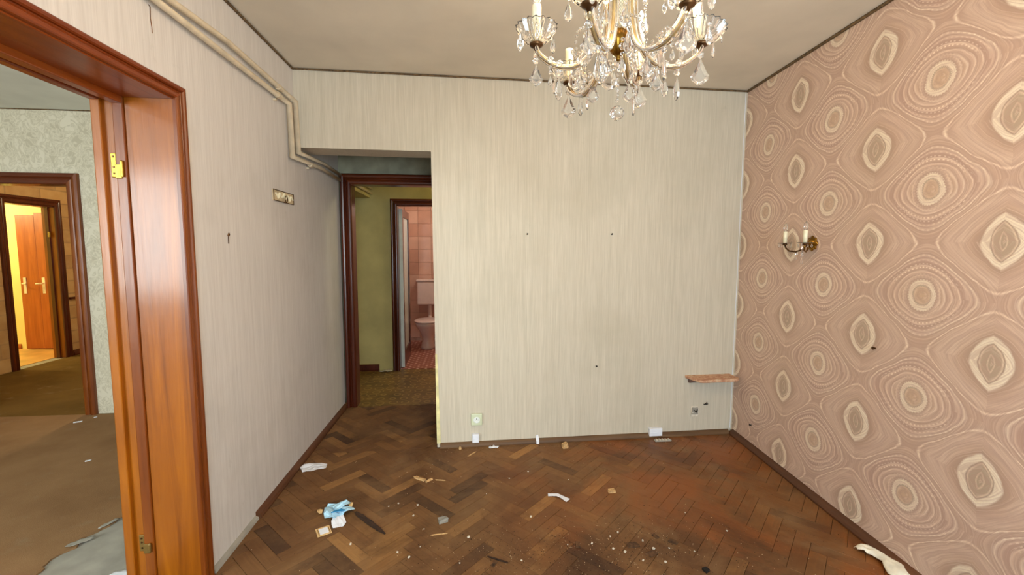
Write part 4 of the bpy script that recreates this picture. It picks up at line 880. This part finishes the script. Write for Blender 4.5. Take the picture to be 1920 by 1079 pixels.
for k in range(6):
    a = A0 + k * pi / 3; u = Vector((cos(a), sin(a), 0)); sdir = Vector((-sin(a), cos(a), 0)); P = [u * r + Vector((0, 0, z - (0.028 * min(1, max(0, (r - 0.03) / 0.1)) if k == 2 else 0))) for r, z in AP]
    bm = bmesh.new(); tube(bm, P, 0.0045, 8); arm = cpart('arm', bm, M_armcore, smooth=True)
    for off in (1, -1):     # glass rods that clad the arm
        bm = bmesh.new(); tube(bm, [p + sdir * 0.0078 * off - Vector((0, 0, 1.79)) * 0 for p in P], 0.0050, 8); bmesh.ops.translate(bm, vec=(0, 0, -1.79), verts=bm.verts); link_mesh('glass_rod', bm, M_armglass, arm, True)
    c = u * RA + Vector((0, 0, -0.028 if k == 2 else 0.0))
    tilt = Matrix.Rotation(radians(12 if k == 0 else 0), 3, 'Y')
    # brass cup
    bm = bmesh.new(); lathe(bm, [(0.004, 1.962), (0.007, 1.968), (0.016, 1.973), (0.018, 1.978), (0.010, 1.984), (0.006, 1.988)], 20, c); cpart('brass_cup', bm, M_brassd, smooth=True)
    # fluted glass drip pan
    bm = bmesh.new(); lathe(bm, [(0.012, 1.9785), (0.026, 1.984), (0.038, 1.997), (0.047, 2.013), (0.050, 2.022), (0.0465, 2.021), (0.036, 2.003), (0.024, 1.990), (0.012, 1.9855)], 72, (0, 0, 0), flute=18, famp=0.085)
    if k == 0:
        for v in bm.verts: v.co = tilt @ (v.co - Vector((0, 0, 1.98))) + Vector((0, 0, 1.98))
    bmesh.ops.translate(bm, vec=c, verts=bm.verts); cpart('drip_pan', bm, M_glass, smooth=False)
    # candle tube
    bm = bmesh.new(); lathe(bm, [(0.0125, 1.985), (0.0128, 1.99), (0.0120, 2.062), (0.0115, 2.072), (0.0095, 2.073), (0.0090, 2.066)], 20, (0, 0, 0))
    if k in (0,):
        for v in bm.verts: v.co = Matrix.Rotation(radians(-9), 3, 'Y') @ (v.co - Vector((0, 0, 1.985))) + Vector((0, 0, 1.985))
    bmesh.ops.translate(bm, vec=c, verts=bm.verts); cd_ = cpart('candle_tube', bm, M_wax, smooth=True)
    if k in (1, 3, 4):
        bm = bmesh.new(); lathe(bm, [(0.007, 2.068), (0.009, 2.078), (0.0145, 2.095), (0.0155, 2.108), (0.012, 2.125), (0.006, 2.142), (0.001, 2.152)], 16, c); bmesh.ops.recalc_face_normals(bm, faces=bm.faces)
        b = cpart('bulb', bm, M_bulb if k == LIT else mat_glass('frosted_bulb') if k == 3 else M_glass, smooth=True)
    if k == LIT: b['label'] = 'lit glowing bulb'
    # drops round the pan
    wc = Vector((CX, CY, 0)) + c
    for i in range(6):
        an = a + pi / 6 + i * pi / 3; rp = 0.047; hang(wc.x + rp * cos(an), wc.y + rp * sin(an), 2.008 + wc.z, [('bead' if i == 2 else 'bead_small'), ('almond' if i % 2 == 0 else 'almond_small')])
    # large kite under the arm's end
    hang(wc.x, wc.y, 1.960 + wc.z, ['bead', 'kite'] if k in (0, 1, 2, 5) else ['bead_small', 'bead', 'kite_small'], rot=pr.uniform(-0.35, 0.35))
    # pendants from the arm itself, octagon rosettes on it
    for rr, zz, chn in ((0.150, 1.918, ['bead', 'almond_long']), (0.098, 1.925, ['bead_small', 'kite_small']), (0.172, 1.927, ['bead_small', 'bead_small', 'almond_small']) if k % 2 else (0.12, 1.916, ['bead_small', 'bead_small', 'almond'])):
        w = Vector((CX, CY, 0)) + u * rr; hang(w.x, w.y, zz, chn)
        for s_ in (1, -1): hang(w.x + sdir.x * 0.011 * s_, w.y + sdir.y * 0.011 * s_, zz + 0.018, ['bead'], rot=a + pi * 0)
    # kite crystals between the arms, hanging from the upper ring, and small swags
    b2 = a + pi / 6; w = Vector((CX + 0.105 * cos(b2), CY + 0.105 * sin(b2), 0)); hang(w.x, w.y, 1.985, ['bead', 'kite'], rot=b2 + pi / 2 if k % 2 else None)
    w = Vector((CX + 0.065 * cos(b2), CY + 0.065 * sin(b2), 0)); hang(w.x, w.y, 2.07, ['bead', 'bead_small', 'kite_small'])
    w = Vector((CX + 0.045 * cos(b2), CY + 0.045 * sin(b2), 0)); hang(w.x, w.y, 1.975, ['bead_small', 'bead', 'bead_small', 'almond'])
    bm = bmesh.new()
    for i in range(13):
        t = i / 12; aa = a + t * pi / 3; rr = 0.10 + 0.022 * sin(pi * t); zz = 1.93 + 0.06 * abs(2 * t - 1) ** 1 * 0 + 0.055 * sin(pi * t); bmesh.ops.create_icosphere(bm, subdivisions=1, radius=0.0045, matrix=Matrix.Translation((rr * cos(aa), rr * sin(aa), zz)))
    sw = cpart('bead_garland', bm, M_glass)
# central drop: beads and faceted ball
for i in range(8):
    z = 1.930 - i * 0.0125; o = bpy.data.objects.new('octagon_bead', ME['bead_small']); COL.objects.link(o); o.parent = ch; o.location = (0, 0, z - 1.79 + 0.003); o.rotation_euler = (0, 0, i * 0.8)
bm = bmesh.new(); bmesh.ops.create_icosphere(bm, subdivisions=2, radius=0.0185, matrix=Matrix.Translation((0, 0, 1.808))); cpart('crystal_ball', bm, M_glass)

# ------------------------------------------------------------------ wall sconce on the patterned wall
SY = 2.415; SX = XR(SY)
sc = empty('wall_sconce', (SX, SY, 1.50), 'brass two-arm candle sconce with crystal drops on the patterned wall', 'wall lamp', rz=-math.atan(0.067) * 1.0)
RX = Matrix.Rotation(-pi / 2, 3, 'Y')      # lathe axis -> -X
bm = bmesh.new(); lathe(bm, [(0.041, 0.0), (0.043, 0.004), (0.038, 0.009), (0.028, 0.011), (0.024, 0.020), (0.012, 0.026), (0.008, 0.034)], 32, flute=8, famp=0.10, M=RX); link_mesh('backplate', bm, M_brass, sc, True)
bm = bmesh.new(); lathe(bm, [(0.008, 0.025), (0.014, 0.035), (0.014, 0.045), (0.006, 0.055)], 16, M=RX); link_mesh('boss', bm, M_brass, sc, True)
for s_ in (1, -1):
    ey = 0.088 * s_; P = [(-0.03, 0.004 * s_, -0.005), (-0.045, 0.02 * s_, -0.035), (-0.07, 0.045 * s_, -0.05), (-0.095, 0.068 * s_, -0.045), (-0.108, 0.083 * s_, -0.025), (-0.110, ey, -0.008)]
    bm = bmesh.new(); tube(bm, P, 0.0045, 8); am_ = link_mesh('arm', bm, M_brass if s_ < 0 else M_brassd, sc, True)
    bm = bmesh.new(); lathe(bm, [(0.006, -0.012), (0.014, -0.006), (0.012, -0.001)], 16, (-0.11, ey, 0)); link_mesh('brass_cup', bm, M_brassd, sc, True)
    bm = bmesh.new(); lathe(bm, [(0.010, -0.001), (0.034, 0.000), (0.040, 0.004), (0.033, 0.0035), (0.010, 0.003)], 36, (-0.11, ey, 0), flute=12, famp=0.05); link_mesh('drip_pan', bm, M_glass, sc)
    bm = bmesh.new(); lathe(bm, [(0.0112, 0.002), (0.0112, 0.072), (0.0085, 0.074)], 16, (-0.11, ey, 0)); link_mesh('candle_tube', bm, M_wax, sc, True)
    bm = bmesh.new(); lathe(bm, [(0.006, 0.073), (0.0125, 0.088), (0.0125, 0.098), (0.007, 0.115), (0.001, 0.124)], 14, (-0.11, ey, 0)); link_mesh('bulb', bm, M_glass, sc, True)
    for i in range(4):
        an = i * pi / 2 + 0.5; o = bpy.data.objects.new('almond_crystal', ME['almond_small']); COL.objects.link(o); o.parent = sc; o.location = (-0.11 + 0.036 * cos(an), ey + 0.036 * sin(an), 0.0); o.rotation_euler = (0, 0, an)
for (x, y, z, k) in ((-0.06, 0.0, -0.012, 'almond'), (-0.07, 0.035, -0.052, 'bead'), (-0.07, 0.035, -0.072, 'almond_small'), (-0.075, -0.02, -0.060, 'bead'), (-0.075, -0.02, -0.080, 'almond'), (-0.055, 0.01, -0.05, 'bead')):
    o = bpy.data.objects.new(NM[k], ME[k]); COL.objects.link(o); o.parent = sc; o.location = (x, y, z)
print('objects', len(bpy.data.objects), 'blocks', len(blocks))
